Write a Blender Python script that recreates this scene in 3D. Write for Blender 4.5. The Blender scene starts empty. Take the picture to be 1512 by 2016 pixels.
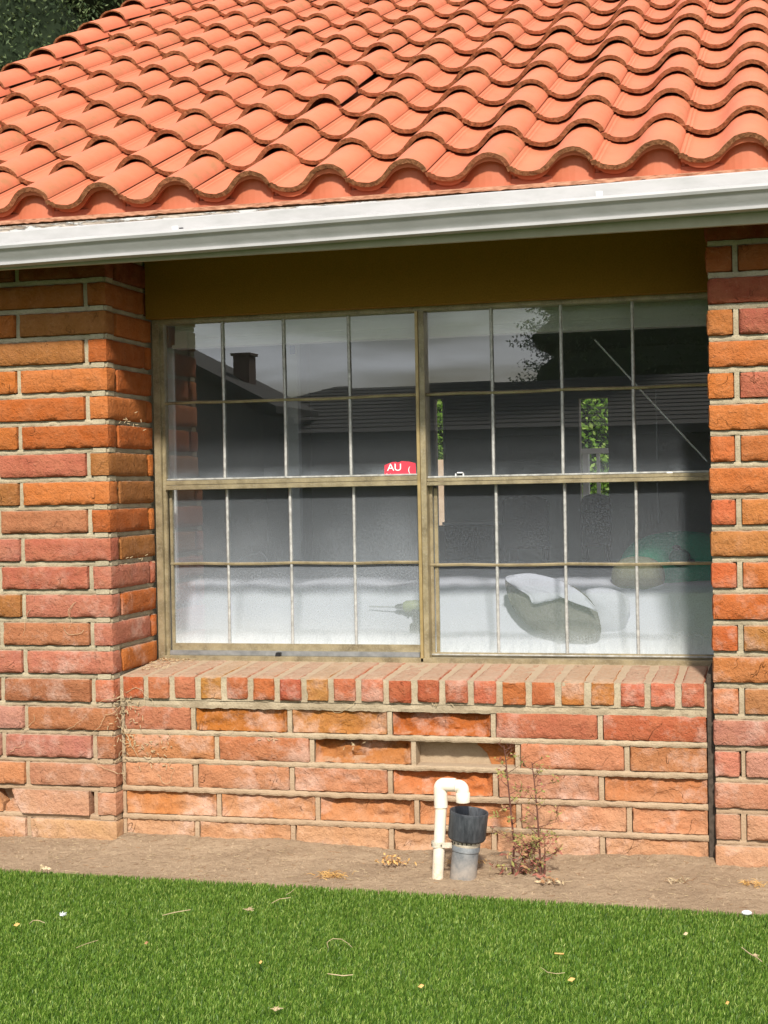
import bpy, bmesh, math, random
import numpy as np
from mathutils import Vector, Matrix, noise
random.seed(7); RNG = np.random.default_rng(7)
scene = bpy.context.scene
R = math.radians

# ------------------------------------------------------------------ camera
CAM = Vector((2.47744, -5.32572, 1.31886))
YAW, PIT, ROL, FPX = -0.25769, -0.01413, -0.01887, 3000.0
fw = Vector((math.sin(YAW)*math.cos(PIT), math.cos(YAW)*math.cos(PIT), math.sin(PIT)))
rt = Vector((math.cos(YAW), -math.sin(YAW), 0)); up0 = rt.cross(fw)
CR = rt*math.cos(ROL) + up0*math.sin(ROL); CU = -rt*math.sin(ROL) + up0*math.cos(ROL)
cd = bpy.data.cameras.new('camera'); cam = bpy.data.objects.new('camera', cd)
scene.collection.objects.link(cam); scene.camera = cam
cd.sensor_fit = 'VERTICAL'; cd.sensor_height = 24.0; cd.lens = 24.0*FPX/2016.0
cd.clip_start = 0.05; cd.clip_end = 500
m3 = Matrix((CR, CU, -fw)).transposed()
cam.matrix_world = Matrix.Translation(CAM) @ m3.to_4x4()

# ------------------------------------------------------------------ light
SUN_AZ, SUN_EL = 15.0, 41.0        # azimuth measured from -y towards +x
sdir = Vector((math.sin(R(SUN_AZ))*math.cos(R(SUN_EL)), -math.cos(R(SUN_AZ))*math.cos(R(SUN_EL)), math.sin(R(SUN_EL))))
sl = bpy.data.lights.new('sun', 'SUN'); sl.energy = 4.6; sl.angle = R(4.0); sl.color = (1.0, 0.93, 0.82)
so = bpy.data.objects.new('sun', sl); scene.collection.objects.link(so)
so.rotation_euler = sdir.to_track_quat('Z', 'Y').to_euler(); so.location = (3, -8, 9)
w = bpy.data.worlds.new('World'); scene.world = w; w.use_nodes = True
wn, wl = w.node_tree.nodes, w.node_tree.links
wn.clear()
sky = wn.new('ShaderNodeTexSky'); sky.sky_type = 'NISHITA'; sky.sun_disc = False
sky.sun_elevation = R(SUN_EL); sky.sun_rotation = math.pi - R(SUN_AZ)
sky.air_density = 1.0; sky.dust_density = 2.0
bg = wn.new('ShaderNodeBackground'); bg.inputs[1].default_value = 0.055
wo = wn.new('ShaderNodeOutputWorld')
# thin cloud streaks over the whole sky
tc = wn.new('ShaderNodeTexCoord'); mp = wn.new('ShaderNodeMapping'); mp.inputs['Scale'].default_value = (1.6, 1.6, 9.0)
nz = wn.new('ShaderNodeTexNoise'); nz.inputs['Scale'].default_value = 2.3; nz.inputs['Detail'].default_value = 6
rp = wn.new('ShaderNodeValToRGB'); rp.color_ramp.elements[0].position = 0.36; rp.color_ramp.elements[1].position = 0.62
mx = wn.new('ShaderNodeMix'); mx.data_type = 'RGBA'
wl.new(tc.outputs['Generated'], mp.inputs[0]); wl.new(mp.outputs[0], nz.inputs['Vector']); wl.new(nz.outputs[0], rp.inputs[0])
wl.new(rp.outputs[0], mx.inputs[0]); wl.new(sky.outputs[0], mx.inputs[6]); mx.inputs[7].default_value = (22.0, 23.0, 24.5, 1)
wl.new(mx.outputs[2], bg.inputs[0]); wl.new(bg.outputs[0], wo.inputs[0])
vs = scene.view_settings
vs.view_transform = 'Standard'; vs.look = 'None'; vs.gamma = 1.0; vs.exposure = 0.45; vs.use_curve_mapping = False
scene.render.engine = 'CYCLES'
scene.cycles.max_bounces = 8; scene.cycles.transparent_max_bounces = 16

# ------------------------------------------------------------------ helpers
def ray(px, py):
    return (fw*FPX + CR*(px-756) - CU*(py-1008)).normalized()
def at(px, py, Y):
    """point of the plane y=Y that the photograph shows at this pixel"""
    d = ray(px, py); return CAM + d*((Y-CAM.y)/d.y)
def atz(px, py, Z):
    d = ray(px, py); return CAM + d*((Z-CAM.z)/d.z)
def lin(c):
    return tuple((x/255/12.92 if x/255 <= .04045 else ((x/255+.055)/1.055)**2.4) for x in c)
COL = scene.collection
def link(name, me, mat=None, parent=None, loc=None):
    o = bpy.data.objects.new(name, me); COL.objects.link(o)
    if mat is not None and me is not None and hasattr(me, 'materials'):
        for m in (mat if isinstance(mat, (list, tuple)) else [mat]):
            me.materials.append(m)
    if parent: o.parent = parent
    if loc is not None: o.location = loc
    return o
def tag(o, label=None, cat=None, group=None, kind=None):
    if label: o['label'] = label
    if cat: o['category'] = cat
    if group: o['group'] = group
    if kind: o['kind'] = kind
    return o
def empty(name, loc=(0, 0, 0)):
    o = bpy.data.objects.new(name, None); COL.objects.link(o); o.location = loc; o.empty_display_size = .1; return o
def reloc(o, parent):
    """keep a world-built child mesh in place under a parent that has a location"""
    o.location = Vector(o.location) - Vector(parent.location); return o
def mesh_from(name, V, F, smooth=False):
    me = bpy.data.meshes.new(name); me.from_pydata([tuple(v) for v in V], [], F); me.update()
    if smooth: me.polygons.foreach_set('use_smooth', [True]*len(me.polygons))
    return me
def fixn(me):
    bm = bmesh.new(); bm.from_mesh(me); bmesh.ops.recalc_face_normals(bm, faces=bm.faces); bm.to_mesh(me); bm.free(); return me
class MB:
    def __init__(s): s.V = []; s.F = []; s.M = []
    def add(s, V, F, mi=0):
        n = len(s.V); s.V += [Vector(v) for v in V]; s.F += [tuple(i+n for i in f) for f in F]; s.M += [mi]*len(F)
    def box(s, x0, x1, y0, y1, z0, z1, mi=0):
        V = [(x, y, z) for x in (x0, x1) for y in (y0, y1) for z in (z0, z1)]
        s.add(V, [(0, 1, 3, 2), (4, 6, 7, 5), (0, 4, 5, 1), (2, 3, 7, 6), (0, 2, 6, 4), (1, 5, 7, 3)], mi)
    def tube(s, pts, rad, n=6, mi=0, caps=True):
        pts = [Vector(p) for p in pts]; k = len(pts)
        rads = rad if isinstance(rad, (list, tuple)) else [rad]*k
        V = []; prev = None
        for i, p in enumerate(pts):
            t = (pts[min(i+1, k-1)] - pts[max(i-1, 0)])
            t = t.normalized() if t.length > 1e-9 else Vector((0, 0, 1))
            if prev is None:
                a = t.orthogonal().normalized()
            else:
                a = (prev - t*prev.dot(t)); a = a.normalized() if a.length > 1e-6 else t.orthogonal().normalized()
            prev = a; b = t.cross(a)
            for j in range(n):
                an = 2*math.pi*j/n; V.append(p + (a*math.cos(an)+b*math.sin(an))*rads[i])
        F = []
        for i in range(k-1):
            for j in range(n):
                j2 = (j+1) % n; F.append((i*n+j, i*n+j2, (i+1)*n+j2, (i+1)*n+j))
        if caps: F.append(tuple(range(n-1, -1, -1))); F.append(tuple((k-1)*n+j for j in range(n)))
        s.add(V, F, mi)
    def build(s, name, mat, parent=None, smooth=False, bevel=0, loc=None, world=False):
        me = bpy.data.meshes.new(name); me.from_pydata([tuple(v) for v in s.V], [], s.F); me.update()
        me.polygons.foreach_set('material_index', s.M)
        fixn(me)
        if bevel:
            bm = bmesh.new(); bm.from_mesh(me)
            bmesh.ops.bevel(bm, geom=[e for e in bm.edges], offset=bevel, segments=2, affect='EDGES', clamp_overlap=True)
            bm.to_mesh(me); bm.free()
        if smooth:
            me.polygons.foreach_set('use_smooth', [True]*len(me.polygons)); me.set_sharp_from_angle(angle=R(50))
        o = link(name, me, mat, parent, loc)
        if parent is not None and loc is None: reloc(o, parent)
        return o
def lathe(mb, c, prof, n=28, axis=Vector((0, 0, 1)), mi=0, close=False):
    c = Vector(c); a = axis.orthogonal().normalized(); b = axis.cross(a); V = []
    for r_, h in prof:
        for j in range(n):
            an = 2*math.pi*j/n; V.append(c + axis*h + (a*math.cos(an)+b*math.sin(an))*r_)
    F = []
    k = len(prof)
    for i in range(k-1):
        for j in range(n):
            j2 = (j+1) % n; F.append((i*n+j, i*n+j2, (i+1)*n+j2, (i+1)*n+j))
    mb.add(V, F, mi)
def fbm(p, o=4): return noise.fractal(Vector(p), 1.0, 2.0, o)

# ------------------------------------------------------------------ materials
def new_mat(name, base=(.5, .5, .5), rough=.8, spec=.3, metal=0.0):
    m = bpy.data.materials.new(name); m.use_nodes = True
    b = m.node_tree.nodes['Principled BSDF']
    b.inputs['Base Color'].default_value = (*base[:3], 1); b.inputs['Roughness'].default_value = rough
    b.inputs['Specular IOR Level'].default_value = spec; b.inputs['Metallic'].default_value = metal
    return m
class NT:
    def __init__(s, m): s.m = m; s.n = m.node_tree.nodes; s.l = m.node_tree.links; s.b = s.n.get('Principled BSDF')
    def coord(s, kind='Object'):
        if kind == 'Position': return s.n.new('ShaderNodeNewGeometry').outputs['Position']
        return s.n.new('ShaderNodeTexCoord').outputs[kind]
    def noise(s, vec, scale, detail=4, rough=.55, stretch=None, dist=0):
        if stretch:
            mpn = s.n.new('ShaderNodeMapping'); mpn.inputs['Scale'].default_value = stretch; s.l.new(vec, mpn.inputs[0]); vec = mpn.outputs[0]
        t = s.n.new('ShaderNodeTexNoise'); t.inputs['Scale'].default_value = scale; t.inputs['Detail'].default_value = detail
        t.inputs['Roughness'].default_value = rough; t.inputs['Distortion'].default_value = dist
        s.l.new(vec, t.inputs['Vector']); return t.outputs[0]
    def ramp(s, fac, stops):
        r = s.n.new('ShaderNodeValToRGB'); e = r.color_ramp.elements
        while len(e) < len(stops): e.new(.5)
        for i, (p, c) in enumerate(stops):
            e[i].position = p; c = (c, c, c) if isinstance(c, (int, float)) else c; e[i].color = (*c[:3], 1)
        s.l.new(fac, r.inputs[0]); return r.outputs[0]
    def mix(s, fac, a, b, mode='MIX'):
        mnode = s.n.new('ShaderNodeMix'); mnode.data_type = 'RGBA'; mnode.blend_type = mode
        for inp, v in ((0, fac), (6, a), (7, b)):
            if isinstance(v, bpy.types.NodeSocket): s.l.new(v, mnode.inputs[inp])
            elif inp == 0: mnode.inputs[0].default_value = v
            else: mnode.inputs[inp].default_value = (*v[:3], 1)
        return mnode.outputs[2]
    def math(s, op, a, b=0.0, clamp=False):
        k = s.n.new('ShaderNodeMath'); k.operation = op; k.use_clamp = clamp
        for i, v in ((0, a), (1, b)):
            if isinstance(v, bpy.types.NodeSocket): s.l.new(v, k.inputs[i])
            else: k.inputs[i].default_value = v
        return k.outputs[0]
    def maprange(s, v, a, b, c=0.0, d=1.0):
        k = s.n.new('ShaderNodeMapRange'); s.l.new(v, k.inputs[0])
        for i, x in enumerate((a, b, c, d)): k.inputs[i+1].default_value = x
        return k.outputs[0]
    def sep(s, v):
        k = s.n.new('ShaderNodeSeparateXYZ'); s.l.new(v, k.inputs[0]); return k.outputs
    def bump(s, h, dist=.002, strength=1.0, prev=None):
        k = s.n.new('ShaderNodeBump'); k.inputs['Distance'].default_value = dist; k.inputs['Strength'].default_value = strength
        s.l.new(h, k.inputs['Height'])
        if prev: s.l.new(prev, k.inputs['Normal'])
        s.l.new(k.outputs[0], s.b.inputs['Normal']); return k.outputs[0]
    def out(s, name, v): s.l.new(v, s.b.inputs[name])

def brick_material():
    m = new_mat('brick_clay', rough=.92, spec=.15); t = NT(m)
    oi = t.n.new('ShaderNodeObjectInfo'); col = oi.outputs['Color']; P = t.coord('Position')
    n1 = t.noise(P, 16, 5, .6); n2 = t.noise(P, 75, 5, .65); n3 = t.noise(P, 240, 2); n4 = t.noise(P, 7, 3)
    c = t.mix(t.ramp(n1, [(.36, 0), (.68, .5)]), col, t.mix(.45, col, (.46, .22, .11)))
    c = t.mix(t.ramp(n4, [(.42, 0), (.62, .30)]), c, t.mix(1.0, c, (.72, .66, .60), 'MULTIPLY'))
    c = t.mix(t.ramp(n2, [(.28, .45), (.47, 0)]), c, (.17, .05, .02))
    c = t.mix(t.ramp(n2, [(.58, 0), (.78, .25)]), c, (.58, .36, .23))
    c = t.mix(t.ramp(n3, [(.72, 0), (.78, .5)]), c, (.62, .48, .36))
    # dust washed up from the soil onto the lowest courses
    z = t.sep(P)[2]
    d = t.math('MULTIPLY', t.maprange(z, .40, .0, 0, .72), t.maprange(n4, .35, .6, .3, 1))
    c = t.mix(d, c, (.47, .29, .18))
    bl = t.math('MULTIPLY', t.ramp(t.noise(P, 6.5, 5, .7), [(.50, 0), (.66, .5)]), t.maprange(z, 1.25, .75, 0, 1))
    c = t.mix(bl, c, (.56, .40, .33))
    # dust settled on ledges and tops
    nn = t.n.new('ShaderNodeNewGeometry').outputs['Normal']; uz = t.sep(nn)[2]
    c = t.mix(t.math('MULTIPLY', t.maprange(uz, .72, .96, 0, .92), t.ramp(n2, [(.3, .55), (.6, 1)])), c, (.42, .31, .22))
    t.out('Base Color', c)
    h = t.math('ADD', t.math('MULTIPLY', n1, 1.6), t.math('ADD', n2, t.math('MULTIPLY', n3, .35)))
    ck = t.math('ABSOLUTE', t.math('SUBTRACT', t.noise(P, 7, 3, .5, None, .9), .5))
    ckm = t.math('MULTIPLY', t.maprange(ck, .005, .0, 0, .8), t.ramp(t.noise(P, 11, 2), [(.55, 0), (.62, 1)]))
    t.out('Base Color', t.mix(t.math('MULTIPLY', ckm, .4), c, (.12, .04, .015)))
    h = t.math('SUBTRACT', h, t.math('MULTIPLY', ckm, .8))
    t.bump(h, .0075, 1.0)
    return m
def mortar_material():
    m = new_mat('mortar', rough=.95, spec=.1); t = NT(m); P = t.coord('Position')
    n1 = t.noise(P, 9, 4); n2 = t.noise(P, 130, 4, .7)
    c = t.ramp(n1, [(.3, (.30, .255, .175)), (.7, (.46, .40, .285))])
    c = t.mix(t.ramp(n2, [(.33, .45), (.5, 0)]), c, (.17, .14, .095))
    z = t.sep(P)[2]
    c = t.mix(t.maprange(z, .66, .20, 0, .72), c, (.38, .255, .165))
    nn = t.n.new('ShaderNodeNewGeometry').outputs['Normal']; uz = t.sep(nn)[2]
    c = t.mix(t.maprange(uz, .6, .95, 0, .85), c, (.40, .30, .21))
    t.out('Base Color', c); t.bump(n2, .004, .9); return m
def tile_material():
    m = new_mat('painted_clay', rough=.7, spec=.25); t = NT(m)
    O = t.coord('Object'); P = t.coord('Position'); oi = t.n.new('ShaderNodeObjectInfo')
    n1 = t.noise(P, 5, 4); n2 = t.noise(P, 60, 5, .7); n3 = t.noise(P, 22, 5, .6)
    c = t.ramp(n1, [(.3, (.47, .136, .068)), (.7, (.53, .166, .086))])
    c = t.mix(t.maprange(oi.outputs['Random'], 0, 1, 0, .4), c, (.46, .125, .066))
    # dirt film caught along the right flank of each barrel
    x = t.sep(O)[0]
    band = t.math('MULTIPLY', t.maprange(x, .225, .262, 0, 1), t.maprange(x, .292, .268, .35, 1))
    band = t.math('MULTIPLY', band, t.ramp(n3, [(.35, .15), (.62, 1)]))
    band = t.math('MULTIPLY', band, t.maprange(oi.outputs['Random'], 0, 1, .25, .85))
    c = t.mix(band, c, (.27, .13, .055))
    c = t.mix(t.ramp(n2, [(.66, 0), (.8, .35)]), c, (.35, .16, .08))
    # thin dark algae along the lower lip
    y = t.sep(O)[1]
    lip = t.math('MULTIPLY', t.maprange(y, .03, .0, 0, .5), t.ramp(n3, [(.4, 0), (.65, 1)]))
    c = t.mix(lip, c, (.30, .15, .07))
    t.out('Base Color', c); t.bump(n2, .0012, .6); return m
def edge_material():
    m = new_mat('raw_clay_edge', rough=.95, spec=.1); t = NT(m); P = t.coord('Position')
    n = t.noise(P, 70, 5, .7)
    c = t.ramp(n, [(.32, (.11, .050, .024)), (.5, (.25, .11, .052)), (.68, (.42, .19, .095))])
    oi = t.n.new('ShaderNodeObjectInfo')
    c = t.mix(t.math('MULTIPLY', t.maprange(oi.outputs['Random'], .35, 1, 0, .6), t.ramp(t.noise(P, 14, 3), [(.4, .2), (.6, 1)])), c, (.42, .14, .075))
    t.out('Base Color', c); t.bump(n, .006, 1.0); return m
def simple(name, a, b, scale, rough=.85, bump=.002, spec=.2, metal=0, detail=5, stretch=None):
    m = new_mat(name, a, rough, spec, metal); t = NT(m); P = t.coord('Position')
    n = t.noise(P, scale, detail, .6, stretch); t.out('Base Color', t.ramp(n, [(.32, a), (.68, b)]))
    if bump: t.bump(n, bump, .8)
    return m
M = {}
M['brick'] = brick_material(); M['mortar'] = mortar_material(); M['tile'] = tile_material(); M['edge'] = edge_material()
M['concrete'] = simple('concrete_patch', (.27, .26, .19), (.42, .40, .31), 45, .95, .005)
M['stucco'] = simple('mustard_stucco', (.20, .105, .012), (.25, .135, .018), 160, .9, .0035)
M['redpaint'] = simple('red_painted_metal', (.40, .115, .055), (.46, .14, .07), 12, .55, .0004, .35)
M['caulk'] = simple('dark_sealant', (.045, .036, .028), (.09, .07, .055), 60, .9, .003)
M['soffit'] = simple('soffit_board', (.30, .15, .07), (.36, .19, .09), 8, .8, .001)
M['black'] = new_mat('black_plastic', (.012, .012, .014), .35, .5)
M['wood_dark'] = simple('dark_wood', (.045, .03, .02), (.08, .05, .03), 20, .5, .001)
M['white_trim'] = simple('white_trim', (.66, .68, .70), (.74, .75, .76), 10, .6, 0)
M['wall_in'] = simple('interior_paint', (.50, .50, .47), (.55, .54, .51), 4, .9, 0)
M['floor_in'] = simple('interior_floor', (.12, .09, .065), (.18, .13, .09), 5, .6, 0)
M['blind'] = simple('blind_vinyl', (.55, .55, .5), (.62, .62, .57), 8, .5, 0)
M['pvc'] = new_mat('cream_pvc', (.78, .70, .58), .38, .5)
_t = NT(M['pvc']); _P = _t.coord('Position'); _n = _t.noise(_P, 60, 5, .7); _z = _t.sep(_P)[2]
_c = _t.mix(_t.ramp(_n, [(.55, 0), (.75, .35)]), (.80, .71, .585), (.45, .36, .26))
_c = _t.mix(_t.math('MULTIPLY', _t.maprange(_z, .12, .0, 0, .8), _t.ramp(_n, [(.35, .2), (.6, 1)])), _c, (.46, .35, .24)); _t.out('Base Color', _c)
def plastic(name, a, b, sc, stretch=None):
    m = new_mat(name, a, .55, .4); t = NT(m); P = t.coord('Position'); n = t.noise(P, sc, 5, .7, stretch)
    c = t.ramp(n, [(.35, a), (.7, b)]); z = t.sep(P)[2]
    c = t.mix(t.math('MULTIPLY', t.maprange(z, .10, .0, 0, .7), t.ramp(n, [(.3, .3), (.6, 1)])), c, (.40, .32, .24))
    t.out('Base Color', c); t.bump(n, .0006, .6); return m
M['abs'] = plastic('black_rubber', (.022, .026, .032), (.075, .083, .095), 40, (2.0, 2.0, .5))
M['greypipe'] = plastic('grey_pipe', (.12, .135, .15), (.25, .265, .28), 30)
M['strap'] = simple('galvanised_strap', (.38, .34, .27), (.62, .56, .46), 90, .6, .001, .4)
M['strapdark'] = new_mat('strap_hole', (.05, .04, .03), .9)
def gutter_material():
    m = new_mat('gutter_enamel', (.72, .74, .74), .45, .3); t = NT(m); P = t.coord('Position')
    n = t.noise(P, 7, 5, .6, (1, 1, 3)); n2 = t.noise(P, 90, 3)
    c = t.ramp(n, [(.3, (.32, .32, .32)), (.6, (.385, .38, .385))]); c = t.mix(t.ramp(n2, [(.66, 0), (.8, .3)]), c, (.42, .40, .36))
    t.out('Base Color', c); t.bump(n, .003, .35); return m
M['gutter'] = gutter_material()
def peel_material():
    m = new_mat('peeling_white_paint', (.7, .7, .7), .75, .25); t = NT(m); P = t.coord('Position')
    n = t.noise(P, 9, 6, .72, (1, 1, 7), .5); n2 = t.noise(P, 60, 4, .6, (.3, 1, 3))
    k = t.ramp(n, [(.47, 0), (.51, 1)])
    c = t.mix(k, (.50, .50, .49), t.ramp(n2, [(.35, (.20, .15, .11)), (.65, (.52, .46, .40))]))
    t.out('Base Color', c); t.bump(t.math('MULTIPLY', k, -1), .004, 1); return m
M['peel'] = peel_material()
def bronze_material():
    m = new_mat('aged_bronze_frame', (.20, .16, .09), .42, .5, .35); t = NT(m); P = t.coord('Position')
    n = t.noise(P, 14, 5, .65); n2 = t.noise(P, 150, 3)
    c = t.ramp(n, [(.32, (.18, .145, .085)), (.6, (.35, .29, .175))])
    c = t.mix(t.ramp(n2, [(.5, 0), (.75, .6)]), c, (.42, .37, .28)); t.out('Base Color', c); t.bump(n2, .0008, .6); return m
M['bronze'] = bronze_material()
M['muntin'] = simple('chalky_aluminium_muntin', (.30, .30, .285), (.56, .56, .54), 45, .45, .0006, .5, .3)
M['soil'] = new_mat('dry_soil', rough=.97, spec=.08); _t = NT(M['soil']); _P = _t.coord('Position')
_a = _t.noise(_P, 3.5, 5, .6); _b = _t.noise(_P, 45, 6, .75); _d = _t.noise(_P, 190, 3, .6)
_c = _t.ramp(_a, [(.3, (.27, .195, .128)), (.7, (.39, .29, .195))]); _c = _t.mix(_t.ramp(_b, [(.32, .65), (.5, 0)]), _c, (.16, .11, .07))
_c = _t.mix(_t.ramp(_d, [(.6, 0), (.74, .6)]), _c, (.56, .44, .32)); _t.out('Base Color', _c)
_t.bump(_t.math('ADD', _b, _t.math('MULTIPLY', _d, .5)), .010, .9)

# ------------------------------------------------------------------ setting: ground, turf
EDGE = [(-6, -.41), (-.224, -.491), (1.185, -.515), (2.408, -.57), (8, -.80)]
def edge_y(x):
    for (x0, y0), (x1, y1) in zip(EDGE, EDGE[1:]):
        if x <= x1: return y0 + (y1-y0)*(x-x0)/(x1-x0)
    return EDGE[-1][1]
def soil_z(x, y):
    e = edge_y(x); k = max(0, min(1, (y-e)/(.1-e)))
    b = .008*math.sin(x*3.1+1) * k
    rec = 1.0 if 0 < x < 2.226 else .35
    return .018*k*k*rec*(1+.8*noise.noise(Vector((x*4, 3, 1)))) + b + .006*fbm((x*9, y*9, 0))*min(1, k*4) + .004*fbm((x*40, y*40, 3))*min(1, k*6)
nx, ny = 420, 70
V = []; F = []
for i in range(nx+1):
    x = -1.0 + 4.6*i/nx
    for j in range(ny+1):
        y = -.64 + .80*j/ny; V.append((x, y, soil_z(x, y) if y > edge_y(x) else -.012))
for i in range(nx):
    for j in range(ny): F.append((i*(ny+1)+j, (i+1)*(ny+1)+j, (i+1)*(ny+1)+j+1, i*(ny+1)+j+1))
tag(link('soil_strip', mesh_from('soil_strip', V, F, True), M['soil']), kind='structure')
g = MB(); g.add([(-150, -150, -.03), (150, -150, -.03), (150, 150, -.03), (-150, 150, -.03)], [(0, 1, 2, 3)])
tag(g.build('ground', simple('far_ground', (.16, .13, .08), (.24, .20, .13), 1.5, .95, .01)), kind='structure')
M['turfbase'] = simple('turf_backing', (.02, .05, .010), (.035, .075, .016), 60, .95, .003)
M['lawn'] = simple('lawn_far', (.04, .09, .016), (.06, .13, .022), 6, .9, .01)
V = []; F = []
xs = np.linspace(-6, 8, 57)
for x in xs: V += [(x, edge_y(x)-.01, -.004), (x, -2.6, -.004)]
F = [(2*i, 2*i+1, 2*i+3, 2*i+2) for i in range(len(xs)-1)]
tag(link('turf_backing', mesh_from('turf_backing', V, F), M['turfbase']), kind='structure')
g = MB(); g.add([(-12, -14, -.004), (14, -14, -.004), (14, -2.6, -.004), (-12, -2.6, -.004)], [(0, 1, 2, 3)])
tag(g.build('lawn', M['lawn']), kind='structure')

def turf():
    N = 430000
    x = RNG.uniform(-1.1, 3.4, N); y = RNG.uniform(-2.35, -.40, N)
    ey = np.interp(x, [e[0] for e in EDGE], [e[1] for e in EDGE])
    ok = (y < ey + RNG.normal(0, .004, N)); x, y = x[ok], y[ok]
    # drop what lies far outside the view
    d = np.stack([x-CAM.x, y-CAM.y, 0*x-CAM.z], -1); zc = d@np.array(fw); u = (d@np.array(CR))/zc*FPX
    vv = (d@np.array(CU))/zc*FPX
    ok = (np.abs(u) < 1150) & (vv > -1230); x, y = x[ok], y[ok]; n = len(x)
    h = RNG.uniform(.012, .021, n); wd = RNG.uniform(.0009, .0017, n)
    a = RNG.uniform(0, 2*np.pi, n); la = RNG.normal(-.4, 1.5, n); lean = RNG.uniform(.1, .6, n)
    dx, dy = np.cos(a)*wd, np.sin(a)*wd; lx, ly = np.cos(la)*lean*h, np.sin(la)*lean*h
    z0 = np.full(n, -.003)
    P = np.zeros((n, 5, 3))
    P[:, 0] = np.stack([x-dx, y-dy, z0], -1); P[:, 1] = np.stack([x+dx, y+dy, z0], -1)
    P[:, 2] = np.stack([x+dx*.9+lx*.35, y+dy*.9+ly*.35, z0+h*.6], -1); P[:, 3] = np.stack([x-dx*.9+lx*.35, y-dy*.9+ly*.35, z0+h*.6], -1)
    P[:, 4] = np.stack([x+lx, y+ly, z0+h*(1-.25*lean)], -1)
    base = np.arange(n)*5
    me = bpy.data.meshes.new('artificial_turf')
    me.vertices.add(n*5); me.vertices.foreach_set('co', P.reshape(-1))
    loops = np.stack([base, base+1, base+2, base+3, base+3, base+2, base+4], -1).reshape(-1)
    me.loops.add(len(loops)); me.loops.foreach_set('vertex_index', loops)
    me.polygons.add(2*n)
    ls = np.stack([np.arange(n)*7, np.arange(n)*7+4], -1).reshape(-1); lt = np.tile([4, 3], n)
    me.polygons.foreach_set('loop_start', ls); me.polygons.foreach_set('loop_total', lt)
    me.update(calc_edges=True); me.validate()
    return me
m = new_mat('turf_blades', (.06, .17, .03), .5, .35); t = NT(m)
g1 = t.n.new('ShaderNodeNewGeometry'); rnd = g1.outputs['Random Per Island']; n1 = t.noise(g1.outputs['Position'], 2.2, 4)
c = t.ramp(rnd, [(0, (.040, .095, .010)), (.45, (.095, .185, .020)), (.8, (.165, .275, .036)), (1, (.36, .44, .12))])
t.out('Base Color', t.mix(t.ramp(n1, [(.35, 0), (.65, .12)]), c, (.11, .17, .035)))
tr = t.n.new('ShaderNodeBsdfTranslucent'); t.l.new(t.mix(1.0, c, (1.4, 1.6, .9), 'MULTIPLY'), tr.inputs[0])
ms = t.n.new('ShaderNodeMixShader'); ms.inputs[0].default_value = .28
t.l.new(t.b.outputs[0], ms.inputs[1]); t.l.new(tr.outputs[0], ms.inputs[2]); t.l.new(ms.outputs[0], t.n['Material Output'].inputs[0])
tag(link('artificial_turf', turf(), m), 'bright green artificial turf blades covering the foreground', 'turf', kind='stuff')

# ------------------------------------------------------------------ the house
W, D, PIT_B, RC = 2.226, .43, .3845, .053          # opening width, window depth, brick pitch, recess of the low wall
Z0, CH, BH, JT, BD = .097, .108, .092, .016, .083  # course datum, course height, brick height, joint, bed depth
house = empty('brick_house', (0, 0, 0))
tag(house, 'brick house with orange tile roof, white gutter and one wide grid window', 'house')

# --- rough brick meshes
def rough_box(l, h, d, seed, nl=12, nh=5, nd=3, spall=0.0, cuts=None):
    """brick filling x 0..l, y 0..d (front at y=0), z 0..h with worn corners; spall = depth of the burst face"""
    V = {}; VL = []; F = []
    def vid(i, j, k):
        key = (i, j, k)
        if key in V: return V[key]
        x, y, z = l*i/nl, d*j/nd, h*k/nh
        sx = seed*3.17
        ex = min(i, nl-i) == 0; ey = min(j, nd-j) == 0; ez = min(k, nh-k) == 0
        cnt = ex+ey+ez
        q = Vector((x*26+sx, y*26, z*26))
        wob = noise.noise(q)*.0020 + noise.noise(q*2.7)*.0010
        cx, cy, cz = l/2, d/2, h/2
        r = (.0042 + .0045*max(0, noise.noise(q*.9+Vector((9, 2, 4))))) * (1 if cnt >= 2 else 0)
        dx = (-1 if i > nl/2 else 1)*(r if ex else 0); dy = (-1 if j > nd/2 else 1)*(r if ey else 0); dz = (-1 if k > nh/2 else 1)*(r if ez else 0)
        if cnt == 1:
            if ex: dx += wob*(1 if i == 0 else -1)
            if ey: dy += wob*2.4
            if ez: dz += wob*(1 if k == 0 else -1)
        else:
            dx += wob*.6; dz += noise.noise(q*1.3+Vector((1, 7, 3)))*.0022
        if spall and j == 0:
            u = i/nl; v = k/nh
            e = min(1, min(u, 1-u)*12+.15)*min(1, v*3+.2)
            f = fbm((x*11+sx, z*20, sx), 5)
            dep = spall*(.62+.45*v+.5*f)*e
            dy += max(.0005, dep)+.002
            dy += .003*noise.noise(q*5)
        VL.append((x+dx, y+dy, z+dz)); V[key] = len(VL)-1; return V[key]
    for i in range(nl):
        for k in range(nh):
            F.append((vid(i, 0, k), vid(i+1, 0, k), vid(i+1, 0, k+1), vid(i, 0, k+1)))
            F.append((vid(i, nd, k), vid(i, nd, k+1), vid(i+1, nd, k+1), vid(i+1, nd, k)))
    for i in range(nl):
        for j in range(nd):
            F.append((vid(i, j, 0), vid(i, j+1, 0), vid(i+1, j+1, 0), vid(i+1, j, 0)))
            F.append((vid(i, j, nh), vid(i+1, j, nh), vid(i+1, j+1, nh), vid(i, j+1, nh)))
    for j in range(nd):
        for k in range(nh):
            F.append((vid(0, j, k), vid(0, j, k+1), vid(0, j+1, k+1), vid(0, j+1, k)))
            F.append((vid(nl, j, k), vid(nl, j+1, k), vid(nl, j+1, k+1), vid(nl, j, k+1)))
    me = mesh_from('brick', VL, F, True)
    try: me.set_sharp_from_angle(angle=R(50))
    except Exception: pass
    me.materials.append(M['brick']); return me
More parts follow.
